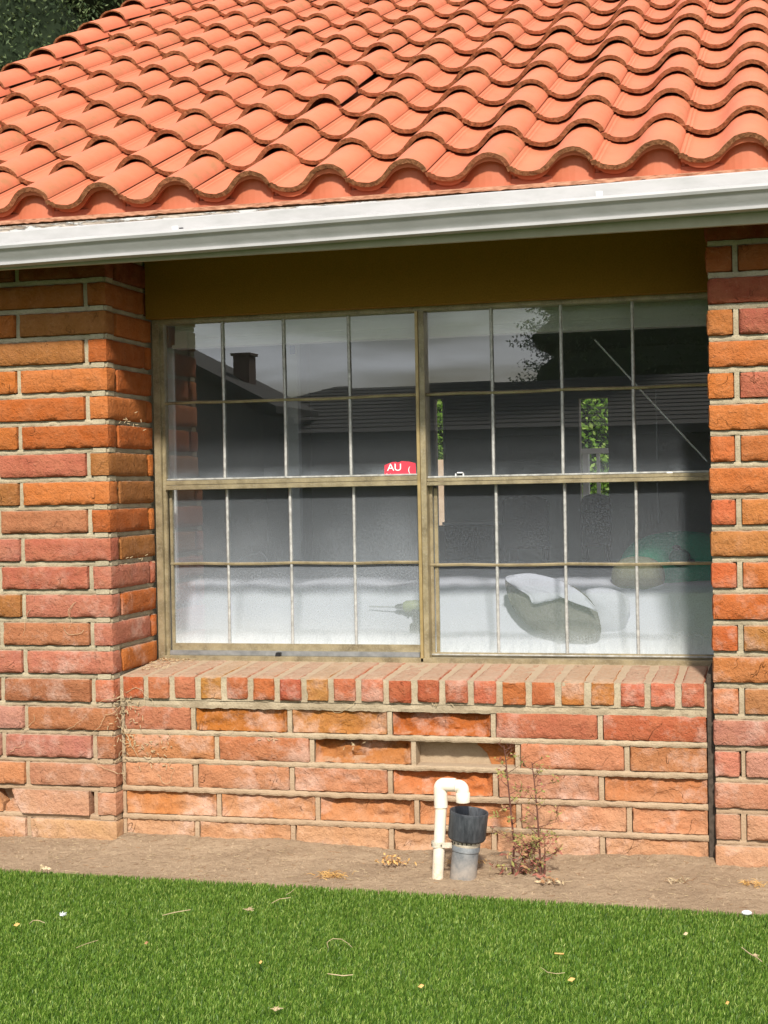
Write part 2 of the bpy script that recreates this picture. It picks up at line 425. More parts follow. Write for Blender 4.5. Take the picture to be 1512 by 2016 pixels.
GB = .62        # photograph colour (lit, exposure about 1) -> reflectance
def bcol(c):
    j = random.uniform(-.07, .07)
    l = lin(c); kg = 1.38 - .22*min(1, max(0, (l[1]-.10)/.09)); return (max(0, l[0]*GB*.93*(1+j)), max(0, l[1]*GB*kg*(1+j*1.2)), max(0, l[2]*GB*1.12*(1+j)), 1)
_seed = [0]
def brick(x0, x1, y0, y1, z, parent, colr, h=BH, spall=0, label=None):
    _seed[0] += 1
    l, d = x1-x0, y1-y0
    nl = max(3, int(l/.016)) if not spall else max(8, int(l/.0085)); nh = 6 if not spall else 14
    me = rough_box(l, h, d, _seed[0], nl, nh, max(3, int(d/.03)), spall)
    o = bpy.data.objects.new('brick', me); COL.objects.link(o); o.parent = parent
    o.location = Vector((x0, y0 + random.uniform(-.0015, .0025), z)) - Vector(parent.location)
    o.color = bcol(colr); 
    if label: o['label'] = label
    return o
def rough_strip(mb, x0, x1, z0, z1, yf, yb, seed=0, axis='x', step=.012, amp=.0022):
    """mortar strip with a wavering front face; axis x: front faces -y, axis y: runs along y and faces +x (front at x=yf)"""
    n = max(2, int((x1-x0)/step)); V = []; F = []
    for i in range(n+1):
        a = x0+(x1-x0)*i/n
        for j, zz in enumerate((z0, z0+(z1-z0)*.33, z0+(z1-z0)*.67, z1)):
            s_ = Vector((a*30, zz*30, seed)); 
            f = yf + (noise.noise(s_)*amp*1.3 + (amp*.5 if j in (0, 3) else -amp*.3))*(1 if axis == 'x' else -1)
            zz2 = zz + noise.noise(s_*1.7+Vector((5, 5, 5)))*amp*1.2
            V.append((a, f, zz2) if axis == 'x' else (f, a, zz2))
        V.append((a, yb, z0) if axis == 'x' else (yb, a, z0)); V.append((a, yb, z1) if axis == 'x' else (yb, a, z1))
    for i in range(n):
        b, c_ = i*6, (i+1)*6
        for j in range(3): F.append((b+j, c_+j, c_+j+1, b+j+1))
        F.append((b, b+4, c_+4, c_)); F.append((b+3, c_+3, c_+5, b+5))
    F.append((0, 1, 2, 3, 5, 4)); e = n*6; F.append((e+4, e+5, e+3, e+2, e+1, e))
    mb.add(V, F)
MD = .016      # mortar recess

O1, O2, O3 = (214, 106, 50), (206, 92, 46), (222, 116, 62)
TN, TP, PK, PR, BR, WP = (186, 106, 60), (194, 110, 82), (209, 115, 98), (202, 98, 84), (182, 98, 74), (218, 142, 128)

# ---- left pier
pier = empty('pier', (0, 0, 0)); pier.parent = house
LC = {18: [(176, 84, 40), (178, 88, 42), (170, 78, 40)], 17: [TN, O1, O2], 16: [O2, TN, TN], 15: [O3, O1, O2], 14: [O3, O2, O1], 13: [O2, O1, O1], 12: [TN, PR, PR],  # course 18 carries some of the eave shade in its colours
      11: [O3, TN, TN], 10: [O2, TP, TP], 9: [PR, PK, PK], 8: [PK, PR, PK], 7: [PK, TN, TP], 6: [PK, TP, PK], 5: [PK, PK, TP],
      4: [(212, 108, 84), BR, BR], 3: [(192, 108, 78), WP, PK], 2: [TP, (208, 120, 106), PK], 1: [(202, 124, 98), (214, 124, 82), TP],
      0: [(216, 132, 104), (216, 142, 116), (214, 120, 70)], -1: [(222, 158, 112), (222, 136, 80), TP], 19: [(140, 56, 32), (130, 52, 30), (140, 56, 32)], 20: [(120, 44, 26), (126, 48, 28), (120, 44, 26)]}  # courses 19 and 20 darkened: eave shade painted into the brick colours
RV = {19: [O2, (130, 52, 30)], 20: [O2, (120, 44, 26)], 18: [O2, (150, 62, 34)], 17: [O2, O1], 16: [O2, O2], 15: [TN, O2], 14: [TN, O2], 13: [TN, O2], 12: [TN, O1], 11: [TN, TN], 10: [O2, O1], 9: [PK, TN],  # top reveal courses likewise coloured darker for the shade under the eave
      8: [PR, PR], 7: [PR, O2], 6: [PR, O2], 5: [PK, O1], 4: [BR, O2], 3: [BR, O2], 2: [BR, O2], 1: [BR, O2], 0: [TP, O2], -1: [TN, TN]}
XL = -1.20
mo = MB()
for j in range(-1, 21):
    z = Z0 + j*CH
    stretcher = (j % 2 == 1)
    # bed joint below this course (front and reveal)
    rough_strip(mo, XL, -.006, z-JT-.001, z+.001, MD, .07, j)
    rough_strip(mo, .009, D, z-JT-.001, z+.001, -MD, -.07, j+40, axis='y')
    x = 0.0; cols = LC[j]; ci = 0
    if stretcher:
        segs = [(-(PIT_B-JT), 0)]; x = -PIT_B
    else:
        segs = [(-BD, 0)]; x = -BD-JT
    while x > XL:
        segs.append((max(XL, x-(PIT_B-JT)), x)); x -= PIT_B
    for k, (a, b) in enumerate(segs):
        if b - a < .02: continue
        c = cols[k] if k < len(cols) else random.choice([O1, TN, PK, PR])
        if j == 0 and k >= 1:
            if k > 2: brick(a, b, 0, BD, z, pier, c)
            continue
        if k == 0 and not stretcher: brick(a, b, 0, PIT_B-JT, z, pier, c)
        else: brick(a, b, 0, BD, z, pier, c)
        rough_strip(mo, a-JT-.0005, a+.0005, z-.002, z+BH+.002, MD+.001, .07, j*7+k)
    # reveal bricks behind the corner brick
    if stretcher:
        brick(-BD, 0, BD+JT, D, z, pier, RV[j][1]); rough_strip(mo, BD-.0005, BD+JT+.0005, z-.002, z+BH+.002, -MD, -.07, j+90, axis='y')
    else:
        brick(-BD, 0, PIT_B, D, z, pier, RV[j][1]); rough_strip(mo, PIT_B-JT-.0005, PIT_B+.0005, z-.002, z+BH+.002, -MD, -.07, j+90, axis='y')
mo.box(XL, -.074, .074, D+.2, -.2, 2.317)
mo.build('mortar', M['mortar'], pier)
# broken brick left of the hole in the bottom course (course 0, third brick)
xb = -(BD+JT+PIT_B)          # right end of the broken brick
zb = Z0
def prism(name, poly, y0, y1, mat, parent, col=None, rough=.002, seed=0):
    """polygon in x,z pushed back from y0 to y1, finely cut front"""
    bm = bmesh.new(); vs = [bm.verts.new((p[0], y0, p[1])) for p in poly]; f = bm.faces.new(vs)
    bmesh.ops.triangulate(bm, faces=[f])
    bmesh.ops.subdivide_edges(bm, edges=bm.edges[:], cuts=5, use_grid_fill=True)
    fr = bm.faces[:]; ret = bmesh.ops.extrude_face_region(bm, geom=fr)
    ne = set(v for v in ret['geom'] if isinstance(v, bmesh.types.BMVert))
    for v in ne: v.co.y = y1
    for v in bm.verts:
        q = v.co*30+Vector((seed, 0, 0)); v.co += Vector((noise.noise(q), noise.noise(q+Vector((3, 1, 8)))*1.2, noise.noise(q+Vector((7, 2, 1)))))*rough
    bmesh.ops.recalc_face_normals(bm, faces=bm.faces[:])
    me = bpy.data.meshes.new(name); bm.to_mesh(me); bm.free()
    o = link(name, me, mat, parent)
    if col: o.color = bcol(col)
    return o
# the next brick has lost its left corner
prism('brick', [(xb+.085, zb), (xb+PIT_B-JT, zb), (xb+PIT_B-JT, zb+BH), (xb+.045, zb+BH), (xb+.058, zb+.045)], .001, BD, M['brick'], pier, (216, 142, 116), .0025, 21)
prism('brick', [(xb+.0, zb), (xb+.078, zb), (xb+.052, zb+.034), (xb+.036, zb+.052), (xb+.01, zb+.03)], .022, BD, M['brick'], pier, (214, 118, 60), .003, 22)
prism('brick', [(xb-.33, zb+.002), (xb-.002, zb+.002), (xb-.002, zb+.035), (xb-.035, zb+.08), (xb-.06, zb+.045), (xb-.12, zb+.05), (xb-.33, zb+.085)], .012, BD, M['brick'], pier, (218, 128, 70), .004, 3)

# ---- right pier
pier2 = empty('pier', (W, 0, 0)); pier2.parent = house
XR = 4.2
RCc = {18: [(176, 78, 42), (180, 84, 44)], 17: [(178, 74, 60), O2], 16: [(204, 112, 62), (184, 84, 76)], 15: [O3, O1], 14: [(226, 118, 58), PR], 13: [(218, 114, 62), O1],  # course 18 toned down for eave shade, as on the left pier
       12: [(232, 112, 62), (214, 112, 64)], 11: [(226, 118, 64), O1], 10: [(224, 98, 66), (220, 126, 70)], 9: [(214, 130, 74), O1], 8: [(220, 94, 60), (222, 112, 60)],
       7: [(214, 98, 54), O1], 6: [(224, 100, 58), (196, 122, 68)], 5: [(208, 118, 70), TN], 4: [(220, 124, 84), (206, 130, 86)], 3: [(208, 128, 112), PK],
       2: [(218, 122, 104), (216, 138, 122)], 1: [(210, 124, 98), TP], 0: [(216, 136, 110), (212, 130, 100)], -1: [(220, 146, 112), TP], 19: [(140, 50, 32), (136, 50, 32)], 20: [(120, 40, 26), (120, 42, 26)]}  # two top courses: shade below the eave put into the colours
mo = MB()
for j in range(-1, 21):
    z = Z0 + j*CH; stretcher = (j % 2 == 1); cols = RCc[j]
    rough_strip(mo, W+.006, XR, z-JT-.001, z+.001, MD, .07, j+300)
    x = W; segs = []
    if stretcher: segs = [(W, W+PIT_B-JT)]; x = W+PIT_B
    else: segs = [(W, W+BD+.006)]; x = W+BD+.006+JT
    while x < XR: segs.append((x, min(XR, x+PIT_B-JT))); x += PIT_B
    for k, (a, b) in enumerate(segs):
        if b-a < .02: continue
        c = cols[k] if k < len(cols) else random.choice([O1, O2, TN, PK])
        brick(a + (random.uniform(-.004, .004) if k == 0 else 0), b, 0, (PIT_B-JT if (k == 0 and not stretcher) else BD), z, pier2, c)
        rough_strip(mo, b+(.004 if (j == 2 and k == 0) else -.0005), b+JT+.0005, z-.002, z+BH+.002, MD+.001, .07, j*7+k+200)
    # back part of the reveal (seen only from the left)
    y0 = (BD+JT if stretcher else PIT_B)
    brick(W, W+BD, y0, D, z, pier2, random.choice([O1, O2, TN]))
mo.box(W+.008, XR, .07, D+.2, -.2, 2.317)
mo.build('mortar', M['mortar'], pier2)

# ---- low wall under the window
zf0, zf1, zbk = at(840, 1386, .041).z, at(840, 1338, .041).z, .650
low = empty('low_wall', (0, RC, 0)); low.parent = house
def X(px, py, Y=RC): return at(px, py, Y).x
WE = W - .022           # the low wall stops short of the pier: dark sealant joint
rows = {
 3: ([0, .295, .679, 1.064, 1.449, 1.833, WE], [(206, 118, 92), (204, 108, 44), (202, 122, 62), (206, 92, 40), (204, 102, 82), (208, 96, 72)], [0, .010, .008, .016, 0, 0]),
 2: ([0, .388, .764, 1.152, 1.536, 1.925, WE], [(216, 130, 84), (214, 122, 84), (196, 104, 52), None, (220, 130, 98), (204, 122, 80)], [0, 0, .020, 0, 0, .003]),
 1: ([0, .300, .684, 1.062, 1.453, 1.834, WE], [(220, 138, 104), (218, 130, 92), (216, 124, 88), (222, 104, 50), (206, 126, 100), (212, 112, 66)], [0, 0, .001, .015, .002, .007]),
 0: ([0, .392, .782, 1.160, 1.536, 1.930, WE], [(216, 118, 54), (214, 118, 62), (210, 112, 62), (216, 116, 64), (220, 138, 106), (218, 124, 84)], [.008, .007, .013, .012, .004, .006]),
 -1: ([0, .302, .684, 1.062, 1.445, 1.834, WE], [(224, 152, 112), (220, 138, 92), (224, 152, 112), (206, 134, 92), (222, 146, 112), (224, 144, 104)], [.004, .004, .002, .012, .002, .004])}
mo = MB()
lab = {(3, 1): None}
for j, (xs_, cs, sp) in rows.items():
    z = Z0 + j*CH
    rough_strip(mo, 0, WE, z-JT-.002, z+.002, RC+.004, RC+.08, j+500, amp=.0032)
    for k in range(6):
        a = xs_[k] + (JT/2 if k else .012); b = xs_[k+1] - (JT/2 if k < 5 else 0)
        if k: rough_strip(mo, xs_[k]-JT/2-.0005, xs_[k]+JT/2+.0005, z-.002, z+BH+.002, RC+.009, RC+.08, j*9+k+600)
        else: rough_strip(mo, 0, .0125, z-.002, z+BH+.002, RC+.009, RC+.08, j*9+k+600)
        if cs[k] is None: continue
        brick(a, b, RC, RC+BD, z-.001, low, cs[k], h=.0965, spall=sp[k]*2.3)
rough_strip(mo, 0, WE, Z0+4*CH-JT-.004, zf0+.002, RC+.005, RC+.08, 555, amp=.0032)
mo.box(0, WE, RC+.078, D+.15, -.2, zf0+.01)
mo.build('mortar', M['mortar'], low)
# hole in course 2 with a rough concrete patch and the stump of the old brick
hx0, hx1, hz = 1.16, 1.528, Z0+2*CH
prism('concrete_patch', [(hx0, hz), (hx0+.30, hz), (hx0+.25, hz+.040), (hx0+.22, hz+.062), (hx0+.15, hz+.05), (hx0+.085, hz+.055), (hx0+.04, hz+.062), (hx0, hz+.055)], RC+.030, RC+.078, M['concrete'], low, None, .004, 11)
prism('brick', [(hx0+.27, hz), (hx1, hz), (hx1, hz+BH-.006), (hx0+.225, hz+BH-.004), (hx0+.215, hz+.075), (hx0+.25, hz+.045)], RC+.020, RC+.078, M['brick'], low, (208, 112, 56), .005, 14)
prism('brick', [(hx0, hz+.062), (hx0+.06, hz+.072), (hx0+.075, hz+BH), (hx0, hz+BH)], RC+.030, RC+.078, M['brick'], low, (190, 104, 60), .004, 15)
# sill: headers laid on edge, tops sloping back up to the window
SC = [(208, 92, 62), (206, 110, 80), (202, 106, 84), (206, 132, 68), (206, 100, 68), (210, 100, 62), (204, 88, 72), (198, 126, 72), (216, 110, 82), (208, 98, 74), (196, 84, 62),
      (206, 94, 72), (210, 106, 82), (218, 104, 84), (208, 102, 58), (212, 106, 72), (206, 116, 56), (210, 126, 70), (216, 100, 82), (218, 108, 88), (218, 110, 88), (222, 112, 92)]
sy0, sy1 = RC-.012, D-.004
mo = MB(); pitch = .1051
xj = [.110 + pitch*i for i in range(20)]
bounds = [(.012, xj[0]-.008)] + [(xj[i]+.008, xj[i+1]-.008) for i in range(19)] + [(xj[19]+.008, WE-.004)]
for i, (a, b) in enumerate(bounds):
    if b-a < .015: continue
    sp = .005 if i in (3, 7, 16) else (.003 if i in (14, 17) else 0)
    _seed[0] += 1
    me = rough_box(b-a, zf1-zf0, sy1-sy0, _seed[0], 7 if not sp else 11, 6 if not sp else 12, 12, sp)
    for v in me.vertices:
        k = v.co.y/(sy1-sy0); v.co.z += k*(zbk-zf1)*(v.co.z/(zf1-zf0))
    o = bpy.data.objects.new('sill_brick', me); COL.objects.link(o); o.parent = low
    o.location = Vector((a, sy0+random.uniform(-.003, .003), zf0+random.uniform(-.0025, .0025))) - Vector(low.location); o.color = bcol(SC[i])
V = []; F = []
nxs = 240; nys = 16
for i in range(nxs+1):
    x = i/nxs*(WE)
    for j in range(nys+1):
        y = sy0+.006 + (sy1-sy0-.006)*j/nys; k = (y-sy0)/(sy1-sy0)
        V.append((x, max(y, sy0+.013), zf1 + (zbk-zf1)*k - .0050 + .003*k + .0025*noise.noise(Vector((x*40, y*40, 4)))))
for i in range(nxs):
    for j in range(nys): F.append((i*(nys+1)+j, (i+1)*(nys+1)+j, (i+1)*(nys+1)+j+1, i*(nys+1)+j+1))
mo.add(V, F)
V = []; F = []
for i in range(nxs+1):
    x = i/nxs*WE
    for j in range(7):
        zz = zf0 - .004 + (zf1-zf0-.0008)*j/6; V.append((x, sy0+.013+.002*noise.noise(Vector((x*40, zz*40, 9))), zz))
for i in range(nxs):
    for j in range(6): F.append((i*7+j, (i+1)*7+j, (i+1)*7+j+1, i*7+j+1))
mo.add(V, F); mo.build('sill_mortar', M['mortar'], low)
# sealant joint between the low wall and the right pier
mo = MB(); rough_strip(mo, WE+.001, W+.004, -.1, .66, RC-.004, D, 777, amp=.004, step=.006)
mo.build('sealant_joint', M['caulk'], low)

# ---- stucco header above the window, soffit, fascia, gutter
WT = 2.028      # top of the window
mb = MB(); mb.box(-.002, W+.1, D-.055, D+.12, WT, 2.315); mb.build('stucco_header', M['stucco'], house)
mb = MB(); mb.box(-1.42, XR+.3, -.222, D+.2, 2.318, 2.33); mb.build('soffit', M['soffit'], house)
mb = MB(); mb.box(-1.42, XR+.3, -.243, -.224, 2.158, 2.315); mb.build('fascia', simple('fascia_paint', (.30, .275, .20), (.36, .33, .25), 8, .8, .001), house)
V = []; F = []; n = 500
for i in range(n+1):
    x = -1.42 + (XR+1.7)*i/n
    for j in range(5):
        z = 2.262+.0535*j/4; V.append((x, -.2435-.0018*abs(fbm((x*8, z*60, 1), 4)), z))
for i in range(n):
    for j in range(4): F.append((i*5+j, (i+1)*5+j, (i+1)*5+j+1, i*5+j+1))
link('paint_strip', mesh_from('paint_strip', V, F), M['peel'], house)
# thin ragged drip strip under the red closure
V = []; F = []; n = 700
for i in range(n+1):
    x = -1.42 + (XR+1.7)*i/n
    lo = 2.3225+.004*fbm((x*35, 0, 2), 5); V += [(x, -.2475, lo), (x, -.2475, 2.336), (x, -.225, 2.336), (x, -.225, lo)]
for i in range(n):
    for k in range(4): a, b = i*4+k, i*4+(k+1) % 4; F.append((a, b, b+4, a+4))
link('drip_strip', mesh_from('drip_strip', V, F), simple('scraped_red_paint', (.20, .07, .035), (.55, .28, .18), 60, .8, .003, detail=6, stretch=(.4, 1, 2)), house)
gut = MB()
prof = [(.0, .062), (.004, .066), (.006, .062), (.007, .030), (.030, .022), (.038, .018), (.040, .010), (.038, .002), (.034, -.003), (.031, -.010), (.026, -.024), (.021, -.034), (.0205, -.037), (.0225, -.038), (.0225, -.045), (.019, -.047), (.0, -.047)]
# out from the fascia, height relative to the lip
nS = 90; V = []; F = []
for i in range(nS+1):
    x = -1.45 + (XR+.6+1.2)*i/nS
    zl = 2.222 + .0118*(x)     # slight fall to the left
    for (o_, h_) in prof:
        V.append((x, -.2445 - o_*2.1 + .0012*noise.noise(Vector((x*2.5, h_*20, 0))), zl + h_*1.15 + .0015*noise.noise(Vector((x*3, 5, h_*9)))))
K = len(prof)
for i in range(nS):
    for k in range(K-1): F.append((i*K+k, (i+1)*K+k, (i+1)*K+k+1, i*K+k+1))
gut.add(V, F); gutter = gut.build('gutter', M['gutter'], house, smooth=True)
gutter.data.set_sharp_from_angle(angle=R(28))
for (px, py) in ((345, 452), (1180, 384)):
    p = at(px, py, -.262); b = MB()
    b.box(p.x-.011, p.x+.011, p.y-.003, p.y+.012, p.z-.010, p.z+.012)
    lathe(b, (p.x, p.y-.003, p.z-.002), [(.0001, -.0025), (.003, -.0022), (.0038, 0)], 10, Vector((0, 1, 0)))
    b.build('gutter_bracket', M['white_trim'], gutter)
b = MB(); p = at(354, 453, -.262); b.box(p.x-.001, p.x+.013, p.y-.004, p.y+.008, p.z-.012, p.z+.008); b.build('bracket_tab', M['black'], gutter)
p = at(940, 408, -.262); b = MB(); b.tube([(p.x-.008, p.y-.002, p.z-.005), (p.x+.006, p.y-.008, p.z+.004)], .004, 6); b.build('bent_nail', M['white_trim'], gutter)

# ---- roof
TW, XT0 = .2848, -.1175
AL = .48009; EY, EZ = -.22495, 2.41183
S = [0, .3545, .7087, 1.0455, 1.3742, 1.7222, 2.0798, 2.3885]
while len(S) < 14: S.append(S[-1]+.3405)
XLG = -1.43
cA, sA = math.cos(AL), math.sin(AL)
def roofP(x, s, n): return Vector((x, EY + s*cA - n*sA, EZ + s*sA + n*cA))
roof = empty('roof', (0, 0, 0)); roof.parent = house
PRF = [(-.035, -.010), (.0, -.007), (.035, -.007), (.048, -.013), (.075, -.0145), (.09, -.020), (.12, -.0235), (.18, -.028), (.27, -.030), (.36, -.024), (.43, -.012), (.49, .006), (.545, .022), (.61, .035), (.69, .043), (.77, .045), (.85, .040), (.92, .029), (.965, .017), (.99, .006), (1.0, -.004)]
def tile_mesh(seed, L, w=TW):
    nv = 5; th = .017; V = []; F = []; MI = []
    K = len(PRF)
    for side in (0, 1):
        for j in range(nv+1):
            v = L*j/nv
            for i, (u, h) in enumerate(PRF):
                n = h - .030*(v/.35)
                rr = .0
                if j == 0: rr = noise.noise(Vector((u*22, seed*5.1, side)))*.0035 + noise.noise(Vector((u*60, seed*2.3, side)))*.0018
                # normal of the profile for thickness
                if side:
                    i0, i1 = max(0, i-1), min(K-1, i+1)
                    du = (PRF[i1][0]-PRF[i0][0])*w; dh = PRF[i1][1]-PRF[i0][1]; q = math.hypot(du, dh)
                    V.append((u*w + dh/q*th, v + rr + .002, n - du/q*th + rr*.3))
                else: V.append((u*w, v + rr, n + rr*.3))
    o = (nv+1)*K
    for j in range(nv):
        for i in range(K-1):
            a = j*K+i; F.append((a, a+1, a+K+1, a+K)); MI.append(0)
            F.append((o+a, o+a+K, o+a+K+1, o+a+1)); MI.append(1)
    for i in range(K-1): F.append((i, o+i, o+i+1, i+1)); MI.append(1)
    for j in range(nv):
        F.append((j*K, (j+1)*K, o+(j+1)*K, o+j*K)); MI.append(1)
        a = j*K+K-1; F.append((a, o+a, o+a+K, a+K)); MI.append(0)
    me = mesh_from('roof_tile', V, F, True)
    me.materials.append(M['tile']); me.materials.append(M['edge']); me.polygons.foreach_set('material_index', MI)
    me.set_sharp_from_angle(angle=R(40)); return me
TM = {}
for L in (.40, ): 
    for q in range(10): TM[q] = tile_mesh(q, L)
rot = Matrix.Rotation(AL, 4, 'X')
ncol0 = int((XLG-XT0)/TW)-1
for r, s in enumerate(S):
    for c in range(-4, 12):
        x = XT0 + TW*c
        if x < XLG-.03 or x > 3.3: continue
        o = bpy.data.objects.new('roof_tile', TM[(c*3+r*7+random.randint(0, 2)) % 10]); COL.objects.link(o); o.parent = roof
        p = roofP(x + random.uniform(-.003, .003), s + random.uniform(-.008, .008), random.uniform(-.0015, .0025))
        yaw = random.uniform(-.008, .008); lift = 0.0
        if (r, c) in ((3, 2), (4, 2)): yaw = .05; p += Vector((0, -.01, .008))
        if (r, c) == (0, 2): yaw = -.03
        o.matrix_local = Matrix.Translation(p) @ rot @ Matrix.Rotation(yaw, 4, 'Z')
# cut copies of the column that meets the rake
tm_half = None
# rake tiles along the gable edge
def rake_mesh(seed):
    V = []; F = []; MI = []; L = .42; K = 11; nv = 3; th = .016
    pr = [(-.085, -.20), (-.088, -.05)] + [(-.085*math.cos(math.pi*k/8), .062*math.sin(math.pi*k/8)-.0) for k in range(0, 9)]
    K = len(pr)
    for side in (0, 1):
        for j in range(nv+1):
            v = L*j/nv
            for i, (u, h) in enumerate(pr):
                k = 1-.13*side; V.append((u*k + noise.noise(Vector((i, seed, j)))*.001, v + (noise.noise(Vector((i*.7, seed*3, side)))*.004 if j == 0 else 0), h*k - .035*v/.35))
    o = (nv+1)*K
    for j in range(nv):
        for i in range(K-1):
            a = j*K+i; F.append((a, a+1, a+K+1, a+K)); MI.append(0); F.append((o+a, o+a+K, o+a+K+1, o+a+1)); MI.append(1)
    for i in range(K-1): F.append((i, o+i, o+i+1, i+1)); MI.append(1)
    for j in range(nv):
        a = j*K+K-1; F.append((a, o+a, o+a+K, a+K)); MI.append(1)
    me = mesh_from('rake_tile', V, F, True); me.materials.append(M['tile']); me.materials.append(M['edge']); me.polygons.foreach_set('material_index', MI)
    me.set_sharp_from_angle(angle=R(40)); return me
RM = [rake_mesh(i) for i in range(4)]
for r, s in enumerate(S):
    o = bpy.data.objects.new('rake_tile', RM[r % 4]); COL.objects.link(o); o.parent = roof
    o.matrix_local = Matrix.Translation(roofP(XLG+.092, s-.05, .012)) @ rot @ Matrix.Rotation(random.uniform(-.015, .02), 4, 'Z')
# deck below the tiles, back slope, gable end
RS = S[-1]+.36; top = roofP(0, RS, -.06); e0 = roofP(0, .03, -.06)
mb = MB()
x0, x1 = XLG, XR+.4
for (ya, za, yb, zb_) in ((e0.y, e0.z, top.y, top.z),):
    mb.add([(x0, ya, za), (x1, ya, za), (x1, yb, zb_), (x0, yb, zb_), (x0, ya, za-.03), (x1, ya, za-.03), (x1, yb, zb_-.03), (x0, yb, zb_-.03)],
           [(0, 1, 2, 3), (4, 7, 6, 5), (0, 4, 5, 1), (3, 2, 6, 7), (0, 3, 7, 4), (1, 5, 6, 2)])
yb2 = top.y + (top.z-2.3)/math.tan(AL)
mb.add([(x0, top.y, top.z+.03), (x1, top.y, top.z+.03), (x1, yb2, 2.33), (x0, yb2, 2.33), (x0, top.y, top.z-.03), (x1, top.y, top.z-.03), (x1, yb2, 2.27), (x0, yb2, 2.27)],
       [(0, 1, 2, 3), (4, 7, 6, 5), (0, 4, 5, 1), (3, 2, 6, 7), (0, 3, 7, 4), (1, 5, 6, 2)])
mb.build('roof_deck', simple('roof_felt', (.30, .09, .05), (.42, .14, .08), 8, .9, .002), roof)
mb = MB(); mb.box(x0+.06, x0+.10, .1, yb2-.3, 2.2, 2.36)
mb.add([(x0+.06, .3, 2.35), (x0+.06, yb2-.4, 2.35), (x0+.06, top.y, top.z-.05), (x0+.10, .3, 2.35), (x0+.10, yb2-.4, 2.35), (x0+.10, top.y, top.z-.05)], [(0, 1, 2), (3, 5, 4), (0, 3, 4, 1), (1, 4, 5, 2), (0, 2, 5, 3)])
mb.build('gable_wall', M['stucco'], house)
# red metal eave closure: a second wave just under the tiles, then a vertical face
V = []; F = []; n = 0
cl = MB()
for c in range(-4, 12):
    x = XT0+TW*c
    A = []
    for (u, h) in PRF[1:]:
        A.append((x+u*TW, h))
    V = []; F = []
    for (xx, h) in A:
        p = roofP(xx, .016, h-.018); q = roofP(xx, .016, h-.034); q2 = roofP(xx, .045, h-.036)
        V += [p, q, q2, (xx, q2.y, 2.335)]
    for i in range(len(A)-1):
        for k in range(3): F.append((i*4+k, (i+1)*4+k, (i+1)*4+k+1, i*4+k+1))
    cl.add(V, F)
cl.box(XLG, XR+.3, -.232, -.17, 2.336, 2.3375)
cl.build('eave_closure', M['redpaint'], roof, smooth=False)

# ------------------------------------------------------------------ window
win = empty('window', (0, D, WT)); win.parent = house
YG1, YG2 = D+.030, D+.052        # glass planes of the upper and the lower sashes
def glass_mat():
    m = bpy.data.materials.new('dusty_glass'); m.use_nodes = True; t = NT(m); t.n.remove(t.b)
    P = t.coord('Position'); z = t.sep(P)[2]; x = t.sep(P)[0]
    # two-sided Schlick reflectance, the same from inside and outside
    gg = t.n.new('ShaderNodeNewGeometry'); vd = t.n.new('ShaderNodeVectorMath'); vd.operation = 'DOT_PRODUCT'
    t.l.new(gg.outputs['Normal'], vd.inputs[0]); t.l.new(gg.outputs['Incoming'], vd.inputs[1])
    ca = t.math('ABSOLUTE', vd.outputs['Value']); om = t.math('POWER', t.math('SUBTRACT', 1.0, ca, True), 5.0)
    refl = t.math('ADD', t.math('MULTIPLY', om, .81), .19)
    gl = t.n.new('ShaderNodeBsdfGlossy'); gl.inputs['Roughness'].default_value = 0.0; gl.inputs[0].default_value = (1, 1, 1, 1)
    tr = t.n.new('ShaderNodeBsdfTransparent'); tr.inputs[0].default_value = (.90, .92, .91, 1)
    ms = t.n.new('ShaderNodeMixShader'); t.l.new(refl, ms.inputs[0]); t.l.new(tr.outputs[0], ms.inputs[1]); t.l.new(gl.outputs[0], ms.inputs[2])
    df = t.n.new('ShaderNodeBsdfDiffuse')
    # dust film: splash dirt heavy near the sill, lighter specks above
    n1 = t.noise(P, 5, 5, .6); n2 = t.noise(P, 170, 3, .7); n3 = t.noise(P, 2.2, 3); n4 = t.noise(P, 40, 5, .7, (1, 1, .35))
    side = t.maprange(x, 1.08, 1.16, 1.0, .36)
    base = t.math('MULTIPLY', t.maprange(z, 1.36, .70, 0.04, .60), side)
    base = t.math('MULTIPLY', base, t.maprange(n3, .3, .7, .55, 1.25))
    spec = t.math('MULTIPLY', t.ramp(n2, [(.42, .25), (.66, 1)]), t.maprange(z, 1.75, 1.1, .0, .16))
    foot = t.math('MULTIPLY', t.maprange(z, .775, .685, 0, .62), t.ramp(n4, [(.3, .35), (.6, 1)]))
    foot = t.math('MULTIPLY', foot, t.maprange(x, 1.08, 1.16, 1.0, .75))
    # narrow line of dirt at the bottom of the upper sashes
    foot2 = t.math('MULTIPLY', t.math('MULTIPLY', t.maprange(z, 1.43, 1.38, 0, .32), side), t.maprange(z, 1.34, 1.36, 0, 1))
    foot2 = t.math('MULTIPLY', foot2, t.ramp(n1, [(.35, .1), (.65, 1)]))
    f = t.math('ADD', t.math('MULTIPLY', base, t.ramp(n2, [(.25, .72), (.7, 1)])), t.math('ADD', spec, t.math('ADD', foot, foot2)), True)
    f = t.math('MINIMUM', f, .93)
    df.inputs[0].default_value = (.50, .53, .56, 1)
    c = t.mix(t.maprange(z, .86, .70, 0, .8), (.38, .42, .47), (.54, .58, .60)); t.l.new(c, df.inputs[0])
    m2 = t.n.new('ShaderNodeMixShader'); t.l.new(f, m2.inputs[0]); t.l.new(ms.outputs[0], m2.inputs[1]); t.l.new(df.outputs[0], m2.inputs[2])
    t.l.new(m2.outputs[0], t.n['Material Output'].inputs[0]); return m
M['glass'] = glass_mat()
def wbox(name, x0, x1, y0, y1, z0, z1, mat, parent=win, bevel=.0015):
    b = MB(); b.box(x0, x1, y0, y1, z0, z1); return b.build(name, mat, parent, bevel=bevel)
